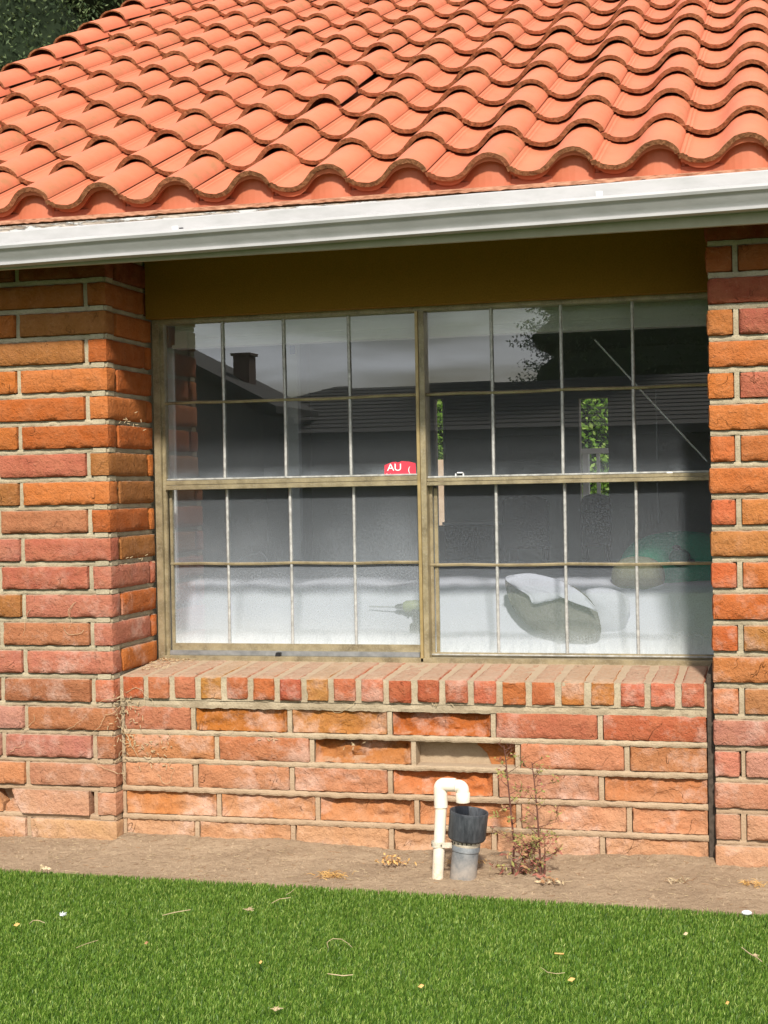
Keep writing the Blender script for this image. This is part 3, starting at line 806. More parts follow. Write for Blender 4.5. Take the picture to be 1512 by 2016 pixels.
zB, zMR, zTop = .650, 1.352, WT
# outer frame
wbox('frame_jamb', .002, .030, D-.005, D+.085, zB, zTop, M['bronze'])
wbox('frame_jamb', .030, .044, D+.012, D+.030, zB, zTop, M['bronze'])
wbox('frame_jamb', W-.006, W+.03, D-.005, D+.085, zB, zTop, M['bronze'])
wbox('frame_head', .030, W-.006, D-.003, D+.085, zTop-.018, zTop, M['bronze'])
wbox('frame_sill', .030, W-.006, D-.012, D+.085, zB-.004, zB+.016, M['bronze'])
wbox('frame_sill', .045, 1.09, D+.012, D+.050, zB+.016, zB+.034, simple('grey_track', (.22, .23, .24), (.34, .35, .36), 30, .4, 0, .5, .5))
xm0, xm1 = at(823, 900, D).x-.002, at(838, 1000, D).x+.006
wbox('mullion', xm0, xm0+.012, D-.012, D+.085, zB, zTop-.018, simple('gold_anodised', (.34, .25, .11), (.46, .35, .17), 30, .35, .0005, .5, .4))
wbox('mullion', xm0+.013, xm1, D-.006, D+.085, zB, zTop-.018, M['bronze'])
def rail(name, xa, xb, za, zb_, yf, th=.02, steps=1):
    wbox(name, xa, xb, yf, yf+th, za, zb_, M['bronze'])
units = []
for side, (xa, xb, up_px, lo_px, pm1, pm2, bot) in enumerate([
        (.044, xm0, (439.5, 560, 688), (450, 574, 699), 782, 1108, (1268, 1290)),
        (xm1, W-.006, (969, 1106, 1247), (979, 1114, 1254), 768, 1111, (1286, 1304))]):
    xc = 690 if side == 0 else 1110
    zm1 = at(xc, pm1 if side == 0 else 767.5, D+.02).z; zm2 = at(xc, pm2, YG2).z
    zr1 = at(xc, 937 if side == 0 else 934, D).z; zr0 = at(xc, 958 if side == 0 else 951, D).z
    zb1 = at(xc, bot[0], YG2).z; zb0 = at(xc, bot[1], YG2).z
    if side == 1: zb0 = .668
    # meeting rail, stepped profile
    h = zr1-zr0
    wbox('meeting_rail', xa, xb, D+.002, D+.04, zr0, zr0+h*.45, M['bronze']); wbox('meeting_rail', xa, xb, D+.010, D+.04, zr0+h*.45+.001, zr1-.004, M['bronze'])
    wbox('rail_bead', xa, xb, D+.018, D+.034, zr1-.003, zr1+.004, M['muntin'])
    wbox('bottom_rail', xa, xb, YG2-.014, YG2+.012, zb0, zb1, M['bronze'])
    wbox('rail_bead', xa, xb, YG2-.018, YG2-.006, zb0+.004, zb0+.010, M['muntin'])
    wbox('sash_stile', xa, xa+.012, YG2-.012, YG2+.012, zb0, zr0, M['bronze'])
    if side == 0: wbox('sash_stile', xb-.012, xb, YG2-.012, YG2+.012, zb0, zr0, M['bronze'])
    else: wbox('sash_stile', xa+.016, xa+.030, YG2-.004, YG2+.012, zb0, zr0-.01, M['bronze'])
    # panes: upper glass and lower glass are cut by the muntins into separate lights
    ux = [xa] + [at(p, 780, D+.02).x for p in up_px] + [xb]; lx = [xa] + [at(p, 1110, YG2-.005).x for p in lo_px] + [xb]
    for (zlo, zhi) in ((zm1, zTop-.018), (zr1, zm1)):
        for i in range(4):
            b = MB(); b.add([(ux[i], YG1, zlo), (ux[i+1], YG1, zlo), (ux[i+1], YG1, zhi), (ux[i], YG1, zhi)], [(0, 1, 2, 3)])
            o = b.build('pane', M['glass'], win)
            # each old pane sits a hair out of true, which breaks the reflection between lights
            o.data.transform(Matrix.Identity(4))
            dz = random.uniform(-.0002, .0002); dx = random.uniform(-.0002, .0002)
            vs_ = o.data.vertices; vs_[1].co.y += dx; vs_[2].co.y += dx+dz; vs_[3].co.y += dz
    for (zlo, zhi) in ((zm2, zr0), (zb1, zm2)):
        for i in range(4):
            b = MB(); b.add([(lx[i], YG2, zlo), (lx[i+1], YG2, zlo), (lx[i+1], YG2, zhi), (lx[i], YG2, zhi)], [(0, 1, 2, 3)])
            b.build('pane', M['glass'], win)
    for i in range(3):
        for (xx, yg, za, zb_) in ((ux[i+1], YG1, zr1, zm1-.004), (ux[i+1], YG1, zm1+.004, zTop-.018), (lx[i+1], YG2, zm2+.004, zr0), (lx[i+1], YG2, zb1, zm2-.004)):
            j = random.uniform(-.001, .001)
            b = MB(); b.tube([(xx+j, yg-.007, za), (xx-j*.5, yg-.0075, (za+zb_)/2), (xx-j, yg-.007, zb_)], .0062, 8, caps=True); o = b.build('muntin', M['muntin'], win, smooth=True)
    for (zz, yg) in ((zm1, YG1), (zm2, YG2)):
        b = MB(); pts = [(xa+(xb-xa)*k/8, yg-.009, zz + (.002*math.sin(k*1.9)+(-.003 if (side == 0 and zz == zm1 and k in (4, 5)) else 0))) for k in range(9)]
        b.tube(pts, .0062, 6); b.build('muntin', M['bronze'], win)
    units.append((xa, xb, zm1, zm2, zr0, zr1, zb0, zb1))
# sash latches on the right meeting rail
for px in (905, 1318):
    p = at(px, 931, D+.02); b = MB(); b.box(p.x-.010, p.x+.012, p.y-.004, p.y+.012, p.z-.002, p.z+.003); b.box(p.x-.018, p.x-.014, p.y-.002, p.y+.01, p.z-.018, p.z-.002); b.box(p.x+.012, p.x+.016, p.y-.002, p.y+.01, p.z-.016, p.z-.002)
    b.build('latch', M['white_trim'], win, bevel=.001)
# small black foot wedged under the left sash
p = at(546, 1291, D-.004); b = MB(); b.add([(p.x-.012, p.y-.004, p.z-.013), (p.x+.010, p.y-.004, p.z-.013), (p.x+.014, p.y-.002, p.z+.013), (p.x-.006, p.y-.002, p.z+.013),
      (p.x-.012, p.y+.02, p.z-.013), (p.x+.010, p.y+.02, p.z-.013), (p.x+.014, p.y+.02, p.z+.013), (p.x-.006, p.y+.02, p.z+.013)],
      [(0, 1, 2, 3), (4, 7, 6, 5), (0, 4, 5, 1), (3, 2, 6, 7), (0, 3, 7, 4), (1, 5, 6, 2)])
b.build('sash_stop', M['black'], win, bevel=.002)
# torn red sticker
stk = MB(); Q = [(757, 938), (757, 916), (772, 910), (779, 909), (783, 911), (790, 908), (806, 909), (818, 912), (819, 938), (812, 943), (802, 943), (801, 939), (792, 939), (792, 941), (788, 941), (788, 936)]
ys = YG1-.0015
pts = [at(a, b_, ys) for a, b_ in Q]
stk.add(pts + [p+Vector((0, .0006, 0)) for p in pts], [tuple(range(len(Q))), tuple(range(2*len(Q)-1, len(Q)-1, -1))] + [(i, (i+1) % len(Q), len(Q)+(i+1) % len(Q), len(Q)+i) for i in range(len(Q))])
sticker = stk.build('sticker', new_mat('red_sticker', (.72, .045, .075), .6, .3), win); sticker['label'] = 'torn red sticker with remains of white lettering'
def text(name, body, px, py, size, Y, mat, parent, xs=1.0):
    cu = bpy.data.curves.new(name, 'FONT'); cu.body = body; cu.size = size; cu.extrude = .0003; cu.space_character = .95
    o = bpy.data.objects.new(name, cu); COL.objects.link(o)
    dg = bpy.context.evaluated_depsgraph_get(); me = bpy.data.meshes.new_from_object(o.evaluated_get(dg)); bpy.data.objects.remove(o)
    p = at(px, py, Y); me.transform(Matrix.Translation(p) @ Matrix.Rotation(R(90), 4, 'X') @ Matrix.Scale(xs, 4, (1, 0, 0)))
    ob = link(name, me, mat, parent); return ob
wt = new_mat('white_print', (.85, .8, .8), .6)
for tx in (text('sticker_lettering', 'AU', 762, 927, .040, ys-.0008, wt, sticker, 1.1), text('sticker_lettering', '(', 803, 929, .030, ys-.0008, wt, sticker), text('sticker_lettering', 'lllouJuuon', 760, 936, .0105, ys-.0008, wt, sticker)):
    tx.location = (0, 0, 0)

# ------------------------------------------------------------------ room behind the window (part of the house)
RY, RXL, RXR, RZ0, RZ1 = 4.3, -.55, 3.6, .12, 2.55
def rbox(name, *a, mat=M['wall_in']):
    b = MB(); b.box(*a); return b.build(name, mat, house)
rbox('interior_floor', RXL-.1, RXR+.1, D+.15, RY+.1, RZ0-.05, RZ0, mat=M['floor_in'])
rbox('interior_ceiling', RXL-.1, RXR+.1, D+.13, RY+.1, RZ1, RZ1+.05)
rbox('interior_wall', RXL-.08, RXL, D+.2, RY, RZ0, RZ1); rbox('interior_wall', RXR, RXR+.08, D+.2, RY, RZ0, RZ1)
# inner face of the front wall around the opening
rbox('interior_wall', RXL, -.015, D+.21, D+.22, RZ0, RZ1); rbox('interior_wall', W+.045, RXR, D+.21, D+.22, RZ0, RZ1); rbox('interior_wall', -.015, W+.045, D+.16, D+.17, RZ0, .63)
rbox('interior_wall', -.015, W+.045, D+.13, D+.14, WT+.01, RZ1)
# back wall with two openings
o1 = [at(1143, 1000, RY).x, at(1200, 1000, RY).x, at(1170, 1000, RY).z, at(1170, 783, RY).z]
o2 = [at(858, 1035, RY).x, at(876, 1035, RY).x, at(866, 1035, RY).z, at(866, 785, RY).z]
bw = MB()
xs_ = [RXL, o2[0], o2[1], o1[0], o1[1], RXR]
bw.box(RXL, o2[0], RY, RY+.1, RZ0, RZ1); bw.box(o2[0], o2[1], RY, RY+.1, RZ0, o2[2]); bw.box(o2[0], o2[1], RY, RY+.1, o2[3], RZ1)
bw.box(o2[1], o1[0], RY, RY+.1, RZ0, RZ1); bw.box(o1[0], o1[1], RY, RY+.1, RZ0, o1[2]); bw.box(o1[0], o1[1], RY, RY+.1, o1[3], RZ1); bw.box(o1[1], RXR, RY, RY+.1, RZ0, RZ1)
bw.build('interior_back_wall', M['wall_in'], house)
rbox('back_window_trim', o2[1]+.002, o2[1]+.014, RY-.02, RY-.002, o2[2]-.03, o2[3], mat=M['white_trim'])
rbox('back_window_trim', o2[0]-.01, o2[1]+.014, RY-.02, RY-.002, o2[2]-.036, o2[2]-.006, mat=M['white_trim'])
rbox('back_window_trim', o1[0]-.01, o1[1]+.02, RY-.02, RY-.002, o1[2]-.02, o1[2]-.004, mat=M['white_trim'])
# jamb lining, inner post and raised blind with its tilt wand
def strip(name, pxa, pxb, pya, pyb, Y, th, mat, parent=house):
    a = at(pxa, (pya+pyb)/2, Y); b_ = at(pxb, (pya+pyb)/2, Y); zt = at((pxa+pxb)/2, pya, Y).z; zb_ = at((pxa+pxb)/2, pyb, Y).z
    b = MB(); b.box(a.x, b_.x, Y, Y+th, zb_, zt); return b.build(name, mat, parent, bevel=.002)
strip('inner_jamb', 330, 345, 684, 1185, D+.19, .02, M['white_trim'])
strip('inner_post', 566, 588, 672, 1100, D+1.4, .05, M['white_trim'])
tp = strip('blue_tape', 570, 581, 680, 697, D+1.39, .004, new_mat('blue_tape', (.06, .12, .35), .7))
strip('door_casing', 395, 440, 800, 1150, RY-.06, .03, simple('grey_door', (.42, .43, .41), (.48, .49, .47), 5, .6, 0))
bl = MB(); zbl = at(822, 660, D+.12).z
for k in range(11): bl.box(.06, W+.03, D+.095+.002*(k % 2)+(.006 if k > 3 else 0), D+.150, zbl+.012*k+.002, zbl+.012*k+.0135)
bl.box(.05, W+.04, D+.088, D+.155, zbl-.012, zbl+.001); blind = bl.build('raised_blind', M['blind'], house, bevel=0)
wd_ = MB(); a = at(1171, 669, D+.11); b_ = at(1392, 908, D+.075); wd_.tube([a, (a+b_)/2+Vector((0, 0, -.002)), b_], .0035, 6); wd_.build('blind_wand', new_mat('clear_wand', (.55, .56, .55), .3, .6), house)
wd_ = MB(); wd_.tube([at(1291, 768, 2.4), at(1294, 905, 2.4)], .004, 5); wd_.tube([at(1294, 950, 2.4), at(1297, 1030, 2.4)], .004, 5); wd_.build('pull_cord', M['white_trim'], house)

# ------------------------------------------------------------------ bed and what lies on it
sheet_m = simple('white_cotton', (.52, .54, .66), (.58, .60, .72), 3, .9, .001)
BY0, BY1 = .98, 1.85
zt = at(800, 1150, BY0).z
bedx0, bedx1 = at(342, 1200, BY0).x, 2.75
bed = empty('bed', ((bedx0+bedx1)/2, (BY0+BY1)/2, RZ0))
tag(bed, 'bed with rumpled white sheet standing just inside the window', 'bed')
b = MB(); b.box(bedx0+.02, bedx1, BY0+.03, BY1, .45, zt-.05); b.build('mattress', M['white_trim'], bed, bevel=.02)
b = MB(); b.box(bedx0+.03, bedx1, BY0+.05, BY1, .20, .449); b.build('bed_base', M['wood_dark'], bed)
for (xx, yy) in ((bedx0+.08, BY0+.1), (bedx1-.08, BY0+.1), (bedx0+.08, BY1-.1), (bedx1-.08, BY1-.1)):
    b = MB(); b.tube([(xx, yy, RZ0), (xx, yy, .2)], .025, 10); b.build('leg', M['wood_dark'], bed)
V = []; F = []; na, nb = 150, 60
for i in range(na+1):
    x = bedx0 + (bedx1-bedx0)*i/na
    for j in range(nb+1):
        t_ = j/nb*1.5
        wr = .008*fbm((x*4.2, t_*3.0, 5), 4) - .016*max(0, 1-abs(noise.noise(Vector((x*3.3+t_*2.2, t_*3.1, 2))))*9)*abs(noise.noise(Vector((x*1.7, t_*2, 8)))) + .012*math.sin(x*19+3*noise.noise(Vector((x*3, t_*3, 1))))*noise.noise(Vector((x*2, 1, 7)))
        if t_ < .48: y, z = .60 + .37*(t_/.48) - 1.6*wr, zt-.47+.47*(t_/.48)+wr
        else:
            q = (t_-.48); y, z = .972+q*.9, zt+.0+.02*math.sin(min(1, q*4)*1.5)+wr*1.6 - (.012 if q < .02 else 0) + .05*min(1, max(0, q-.5)*1.2)
        V.append((x, y, z))
for i in range(na):
    for j in range(nb): F.append((i*(nb+1)+j, (i+1)*(nb+1)+j, (i+1)*(nb+1)+j+1, i*(nb+1)+j+1))
reloc(link('sheet', mesh_from('sheet', V, F, True), sheet_m, bed), bed)
# pillow leaning on its edge: grey fabric with white lining folded over
def blob_mesh(fn, nu=36, nv=22):
    V = []; F = []
    for i in range(nu):
        for j in range(nv+1):
            V.append(fn(2*math.pi*i/nu, math.pi*j/nv))
    for i in range(nu):
        for j in range(nv): F.append((i*(nv+1)+j, ((i+1) % nu)*(nv+1)+j, ((i+1) % nu)*(nv+1)+j+1, i*(nv+1)+j+1))
    return V, F
def se(a, p): return math.copysign(abs(a)**p, a)
pc = at(1090, 1185, .72); 
pil = empty('pillow', (pc.x, pc.y+.02, pc.z-.14)); tag(pil, 'grey pillow with a crumpled white flap leaning against the glass on the bed', 'pillow')
OUT = [(993, 1140), (1010, 1133), (1050, 1131), (1100, 1143), (1140, 1163), (1165, 1185), (1180, 1215), (1183, 1250), (1150, 1262), (1100, 1255), (1050, 1235), (1015, 1205), (998, 1170)]
def cushion(outl, Y, th, name, mat, parent, seed=0, tilt=0.0):
    pts = [at(a, b_, Y) for a, b_ in outl]; c = sum(pts, Vector())/len(pts); n = len(pts)
    dense = []
    for i in range(n):
        p0, p1, p2, p3 = pts[i-1], pts[i], pts[(i+1) % n], pts[(i+2) % n]
        for k in range(4):
            s = k/4; dense.append(.5*((2*p1)+(-p0+p2)*s+(2*p0-5*p1+4*p2-p3)*s*s+(-p0+3*p1-3*p2+p3)*s**3))
    V = []; F = []; N = len(dense); rings = 7
    for side in (-1, 1):
        for r_ in range(rings+1):
            k = r_/rings
            for d_ in dense:
                p = c.lerp(d_, k); bulge = th*math.sqrt(max(0, 1-k**2.6)); wv = .006*fbm((p.x*16+seed, p.z*16, side), 3)
                V.append(p + Vector((0, side*bulge + wv + tilt*(p.z-c.z), wv*.4)))
    o_ = (rings+1)*N
    for s_, off in ((0, 0), (1, o_)):
        for r_ in range(rings):
            for i in range(N):
                a, b_ = off+r_*N+i, off+r_*N+(i+1) % N; f = (a, b_, b_+N, a+N); F.append(f if s_ else f[::-1])
    for i in range(N): a, b_ = rings*N+i, rings*N+(i+1) % N; F.append((a, b_, o_+b_, o_+a))
    return reloc(link(name, fixn(mesh_from(name, V, F, True)), mat, parent), parent)
cushion(OUT, .81, .05, 'pillow_body', simple('grey_fabric', (.11, .105, .10), (.16, .155, .145), 90, .95, .002), pil, 2, .25)
cushion([(993, 1139), (1012, 1132), (1052, 1130), (1104, 1144), (1142, 1165), (1168, 1190), (1176, 1203), (1150, 1192), (1120, 1178), (1085, 1182), (1052, 1188), (1040, 1172), (1014, 1156)], .755, .012, 'pillow_flap', sheet_m, pil, 9, .25)
cushion([(1150, 1170), (1175, 1158), (1205, 1160), (1230, 1172), (1240, 1195), (1235, 1250), (1200, 1262), (1170, 1250)], .87, .05, 'pillow_lining', sheet_m, pil, 5, .1)
# round green plush
pg = at(1320, 1128, 1.12)
pl = empty('plush_toy', (pg.x, pg.y, pg.z-.16)); tag(pl, 'round green plush toy with pale belly sitting on the bed', 'plush toy')
gm = simple('green_plush', (.02, .30, .17), (.04, .40, .24), 80, .95, .003); cm = simple('cream_plush', (.17, .175, .11), (.22, .22, .145), 80, .95, .003)
def ell(c, rx, ry, rz, mat, name, parent, p=1.0, nu=32, nv=18):
    V, F = blob_mesh(lambda a, b_: (c[0]+rx*se(math.sin(b_)*math.cos(a), p), c[1]+ry*se(math.sin(b_)*math.sin(a), p), c[2]+rz*se(math.cos(b_), p)), nu, nv)
    return reloc(link(name, fixn(mesh_from(name, V, F, True)), mat, parent), parent)
k = (1.12-CAM.y)/FPX*1.02
ell((pg.x+.04, pg.y+.03, pg.z+.02), 116*k, .15, 70*k, gm, 'body', pl, .9)
q = at(1256, 1135, 1.0); ell((q.x, q.y, q.z), 50*k, .05, 38*k, cm, 'belly', pl, .85)
q = at(1338, 1098, .995); ell((q.x, q.y, q.z), 20*k, .03, 17*k, simple('snout_plush', (.02, .12, .08), (.04, .17, .11), 80, .95, .002), 'snout', pl)
for (a, b_) in ((1332, 1078), (1360, 1105)):
    q = at(a, b_, .985); ell((q.x, q.y, q.z), 8*k, .012, 5*k, M['black'], 'eye', pl)
# power drill lying on the sheet
dm = simple('drill_housing', (.26, .30, .14), (.36, .40, .2), 30, .4, 0, .5); dk = new_mat('drill_black', (.03, .03, .035), .4, .5); sm = new_mat('steel', (.5, .5, .5), .3, .5, .9)
p0 = at(797, 1194, .86)
dr = empty('power_drill', (p0.x, p0.y, p0.z-.03)); tag(dr, 'green cordless drill with a long bit lying on the white sheet behind the left sash', 'power drill')
b = MB(); a = at(726, 1194, .86); c_ = at(778, 1195, .86); b.tube([a, a.lerp(c_, .04), c_], [.001, .0028, .0028], 8); b.build('bit', sm, dr)
b = MB(); e = at(795, 1195, .86); b.tube([c_, c_.lerp(e, .3), e], [.006, .013, .016], 14); b.build('chuck', sm, dr, smooth=True)
b = MB(); e2 = at(829, 1193, .86); b.tube([e, e.lerp(e2, .15), e.lerp(e2, .8), e2], [.019, .026, .027, .02], 16); b.build('housing', dm, dr, smooth=True)
b = MB(); h1 = e.lerp(e2, .6); h2 = at(822, 1226, .82); b.tube([h1, h1.lerp(h2, .5), h2], [.018, .015, .017], 12); b.build('grip', dk, dr, smooth=True)
b = MB(); b.box(h2.x-.03, h2.x+.03, h2.y-.02, h2.y+.02, h2.z-.03, h2.z-.002); b.build('battery', dk, dr, bevel=.004)
b = MB(); tgp = at(803, 1212, .85); b.tube([e.lerp(e2, .3), tgp], [.006, .005], 8); b.build('trigger', dk, dr)
# looped cable behind the bed
b = MB(); b.tube([at(x, y, 1.9) for x, y in ((470, 1106), (480, 1096), (500, 1090), (512, 1087), (520, 1092), (528, 1106))], .0045, 6)
tag(b.build('cable', M['white_trim']), 'thin white cable loop rising above the bed behind the left sash', 'cable')
# chairs and a cabinet deeper in the room
def chair(px, py, Y, wpx, label):
    c = at(px, py, Y); k = (Y-CAM.y)/FPX; wd = wpx*k/2
    r_ = empty('chair', (c.x, c.y, RZ0)); tag(r_, label, 'chair', 'dark chairs at the back of the room')
    V = []; n = 14; F = []
    for i in range(n+1):
        an = math.pi*i/n; V += [(c.x-wd*math.cos(an), c.y, c.z-.30), (c.x-wd*math.cos(an), c.y, c.z-.06+.06*math.sin(an)**.6), (c.x-wd*math.cos(an), c.y+.03, c.z-.06+.06*math.sin(an)**.6), (c.x-wd*math.cos(an), c.y+.03, c.z-.30)]
    for i in range(n):
        for q_ in range(4): a_, b_ = i*4+q_, i*4+(q_+1) % 4; F.append((a_, b_, b_+4, a_+4))
    reloc(link('backrest', mesh_from('backrest', V, F), M['wood_dark'], r_), r_)
    b = MB(); b.box(c.x-wd, c.x+wd, c.y-.42, c.y-.01, .56, .61); b.build('seat', M['wood_dark'], r_, bevel=.01)
    for sx in (-1, 1):
        b = MB(); b.tube([(c.x+sx*(wd-.02), c.y-.38, RZ0), (c.x+sx*(wd-.02), c.y-.38, .56)], .018, 8); b.build('leg', M['wood_dark'], r_)
        b = MB(); b.tube([(c.x+sx*(wd-.02), c.y+.015, RZ0), (c.x+sx*(wd-.02), c.y+.015, c.z-.29)], .018, 8); b.build('leg', M['wood_dark'], r_)
chair(1172, 972, 3.4, 58, 'dark round-backed chair standing in front of the bright back window')
chair(1033, 975, 3.1, 92, 'wide dark chair back left of the bright back window')
cab = empty('cabinet', (at(925, 1050, 3.9).x, 4.05, RZ0)); tag(cab, 'low dark cabinet against the back wall of the room', 'cabinet')
ca = at(875, 1028, 3.9); cb_ = at(1000, 1028, 3.9)
b = MB(); b.box(ca.x, cb_.x, 3.9, 4.25, RZ0+.05, ca.z-.02); b.build('body', M['wood_dark'], cab)
b = MB(); b.box(ca.x-.01, cb_.x+.01, 3.88, 4.26, ca.z-.018, ca.z); b.build('top', M['white_trim'], cab)
b = MB(); b.box(ca.x+.02, (ca.x+cb_.x)/2-.004, 3.886, 3.898, RZ0+.08, ca.z-.04); b.build('door', M['wood_dark'], cab)
b = MB(); b.box((ca.x+cb_.x)/2+.004, cb_.x-.02, 3.886, 3.898, RZ0+.08, ca.z-.04); b.build('door', M['wood_dark'], cab)

# ------------------------------------------------------------------ foliage
def leaf_cloud(blobs, n, size, seed, flat=.0, elong=2.0):
    r_ = np.random.default_rng(seed); P = []; 
    tot = sum(b[3]*b[4]*b[5] for b in blobs)**1.0
    for (cx, cy, cz, rx, ry, rz) in blobs:
        k = max(20, int(n*(rx*ry*rz)/tot)); v = r_.normal(size=(k, 3)); v /= np.linalg.norm(v, axis=1, keepdims=True)
        rad = 1 - np.abs(r_.normal(0, .22, k)); ph = v@np.array([7.1, 5.3, 6.2]); rad *= 1+.10*np.sin(ph*2.1)+.07*np.sin(v[:, 0]*17+v[:, 2]*13)
        P.append(np.array([cx, cy, cz]) + v*rad[:, None]*np.array([rx, ry, rz]))
    P = np.concatenate(P); k = len(P)
    a = r_.normal(size=(k, 3)); a /= np.linalg.norm(a, axis=1, keepdims=True); b = np.cross(a, r_.normal(size=(k, 3))); b /= np.linalg.norm(b, axis=1, keepdims=True)
    s = size*r_.uniform(.6, 1.4, (k, 1)); w_ = s/elong
    Q = np.stack([P-a*s, P+b*w_, P+a*s, P-b*w_], 1)
    me = bpy.data.meshes.new('leaves'); me.vertices.add(4*k); me.vertices.foreach_set('co', Q.reshape(-1)); me.loops.add(4*k)
    me.loops.foreach_set('vertex_index', np.arange(4*k)); me.polygons.add(k); me.polygons.foreach_set('loop_start', np.arange(k)*4); me.polygons.foreach_set('loop_total', np.full(k, 4))
    me.update(calc_edges=True); return me
def leaf_mat(name, stops, transl=.3):
    m = new_mat(name, (.05, .1, .03), .6, .25); t = NT(m); g1 = t.n.new('ShaderNodeNewGeometry')
    c = t.ramp(g1.outputs['Random Per Island'], stops); t.out('Base Color', c)
    tr = t.n.new('ShaderNodeBsdfTranslucent'); t.l.new(c, tr.inputs[0]); ms = t.n.new('ShaderNodeMixShader'); ms.inputs[0].default_value = transl
    t.l.new(t.b.outputs[0], ms.inputs[1]); t.l.new(tr.outputs[0], ms.inputs[2]); t.l.new(ms.outputs[0], t.n['Material Output'].inputs[0]); return m
LM_dark = leaf_mat('conifer_needles', [(0, (.016, .032, .010)), (.5, (.045, .075, .025)), (1, (.13, .17, .07))], .15)
LM_bright = leaf_mat('bright_leaves', [(0, (.08, .18, .02)), (.6, (.20, .36, .05)), (1, (.38, .52, .14))], .5)
bark = simple('bark', (.06, .045, .03), (.12, .09, .06), 12, .95, .01)
def tree(name, base, trunk_h, blobs, n, size, mat, label, cat, core=.72, elong=2.0, seed=1):
    r_ = empty(name, base); tag(r_, label, cat)
    b = MB(); tb = Vector(base); c0 = Vector(blobs[0][:3])
    b.tube([tb+Vector((0, 0, -.1)), tb+Vector((.05, 0, trunk_h*.5)), tb+Vector((0, 0, trunk_h))], [.17, .13, .06], 9)
    for bl_ in blobs[:6]: b.tube([tb+Vector((0, 0, min(trunk_h*.7, bl_[2]))), Vector(bl_[:3])], [.06, .02], 6)
    b.build('trunk', bark, r_)
    o = link('crown', leaf_cloud(blobs, n, size, seed, elong=elong), mat, r_); reloc(o, r_)
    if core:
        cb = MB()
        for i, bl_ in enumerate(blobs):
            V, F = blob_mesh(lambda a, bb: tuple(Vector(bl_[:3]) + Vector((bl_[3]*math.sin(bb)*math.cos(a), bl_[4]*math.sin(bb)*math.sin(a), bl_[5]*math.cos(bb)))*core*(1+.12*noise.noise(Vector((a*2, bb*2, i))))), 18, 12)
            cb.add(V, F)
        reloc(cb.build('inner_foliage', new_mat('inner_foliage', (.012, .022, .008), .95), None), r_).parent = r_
    return r_
# dark conifer behind the gable (top left corner of the photograph)
c = at(40, 40, 7.5)
tree('conifer_tree', (c.x-.6, 7.8, 0), c.z, [(c.x-.8, 7.8, c.z-.1, 1.7, 1.3, 1.7), (c.x-1.8, 8.0, c.z-1.0, 1.8, 1.5, 2.0), (c.x+.3, 8.0, c.z+.9, 1.2, 1.1, 1.1), (c.x-.4, 8.0, c.z+1.6, 1.5, 1.1, 1.2), (c.x-1.2, 7.9, c.z-2.6, 2.0, 1.5, 1.6)],
     230000, .022, LM_dark, 'dense dark green conifer rising behind the left edge of the tiled roof', 'tree', .8, 2.6, 3)
# bright shrub, lawn post and sunny fence seen through the back windows
c = at(1172, 870, 12.4)
tree('garden_bush', (c.x, 12.6, 0), 2.2, [(c.x, 12.6, 2.3, 1.8, .8, 1.5), (c.x-1.2, 12.8, 1.3, 1.2, .8, 1.0), (c.x+1.0, 12.7, 1.3, 1.1, .8, 1.1)], 60000, .032, LM_bright,
     'sunlit bright green bush seen through the back window of the room', 'bush', .7, 1.6, 5)
c = at(866, 850, 12.4)
tree('garden_bush', (c.x, 12.6, 0), 2.3, [(c.x, 12.6, 2.3, .7, .6, 1.1), (c.x-.3, 12.8, 1.2, .6, .6, .8)], 22000, .032, LM_bright, 'green bush seen through the narrow back window of the room', 'bush', .7, 1.6, 6)
pp = MB(); a = at(1175, 880, 6.5); b_ = at(1175, 1000, 6.5)
px0, px1 = at(1146, 885, 6.5).x, at(1158, 885, 6.5).x; zt_ = at(1160, 883, 6.5).z; zt2 = at(1160, 893, 6.5).z
pr = empty('porch_rail', (px0, 6.5, 0)); tag(pr, 'white porch post and top rail outside the back window', 'railing')
b = MB(); b.box(px0, px1, 6.5, 6.58, 0, zt2-.002); b.build('post', M['white_trim'], pr)
b = MB(); b.box(px0-.02, px0+1.2, 6.49, 6.59, zt2, zt_); b.build('top_rail', M['white_trim'], pr)
for k in range(7):
    b = MB(); xx = px1+.06+k*.11; b.box(xx, xx+.025, 6.52, 6.55, .1, zt2-.002); b.build('baluster', M['white_trim'], pr)
fe = empty('garden_wall', (at(866, 1000, 11.4).x, 11.4, 0)); tag(fe, 'sunlit tan garden wall beyond the narrow back window', 'wall')
ctr = at(866, 905, 11.4); b = MB(); b.box(ctr.x-.5, ctr.x+.35, 11.4, 11.55, -.02, ctr.z); b.build('wall_panel', simple('tan_stucco', (.42, .31, .22), (.52, .40, .30), 10, .9, .004), fe, bevel=.005)

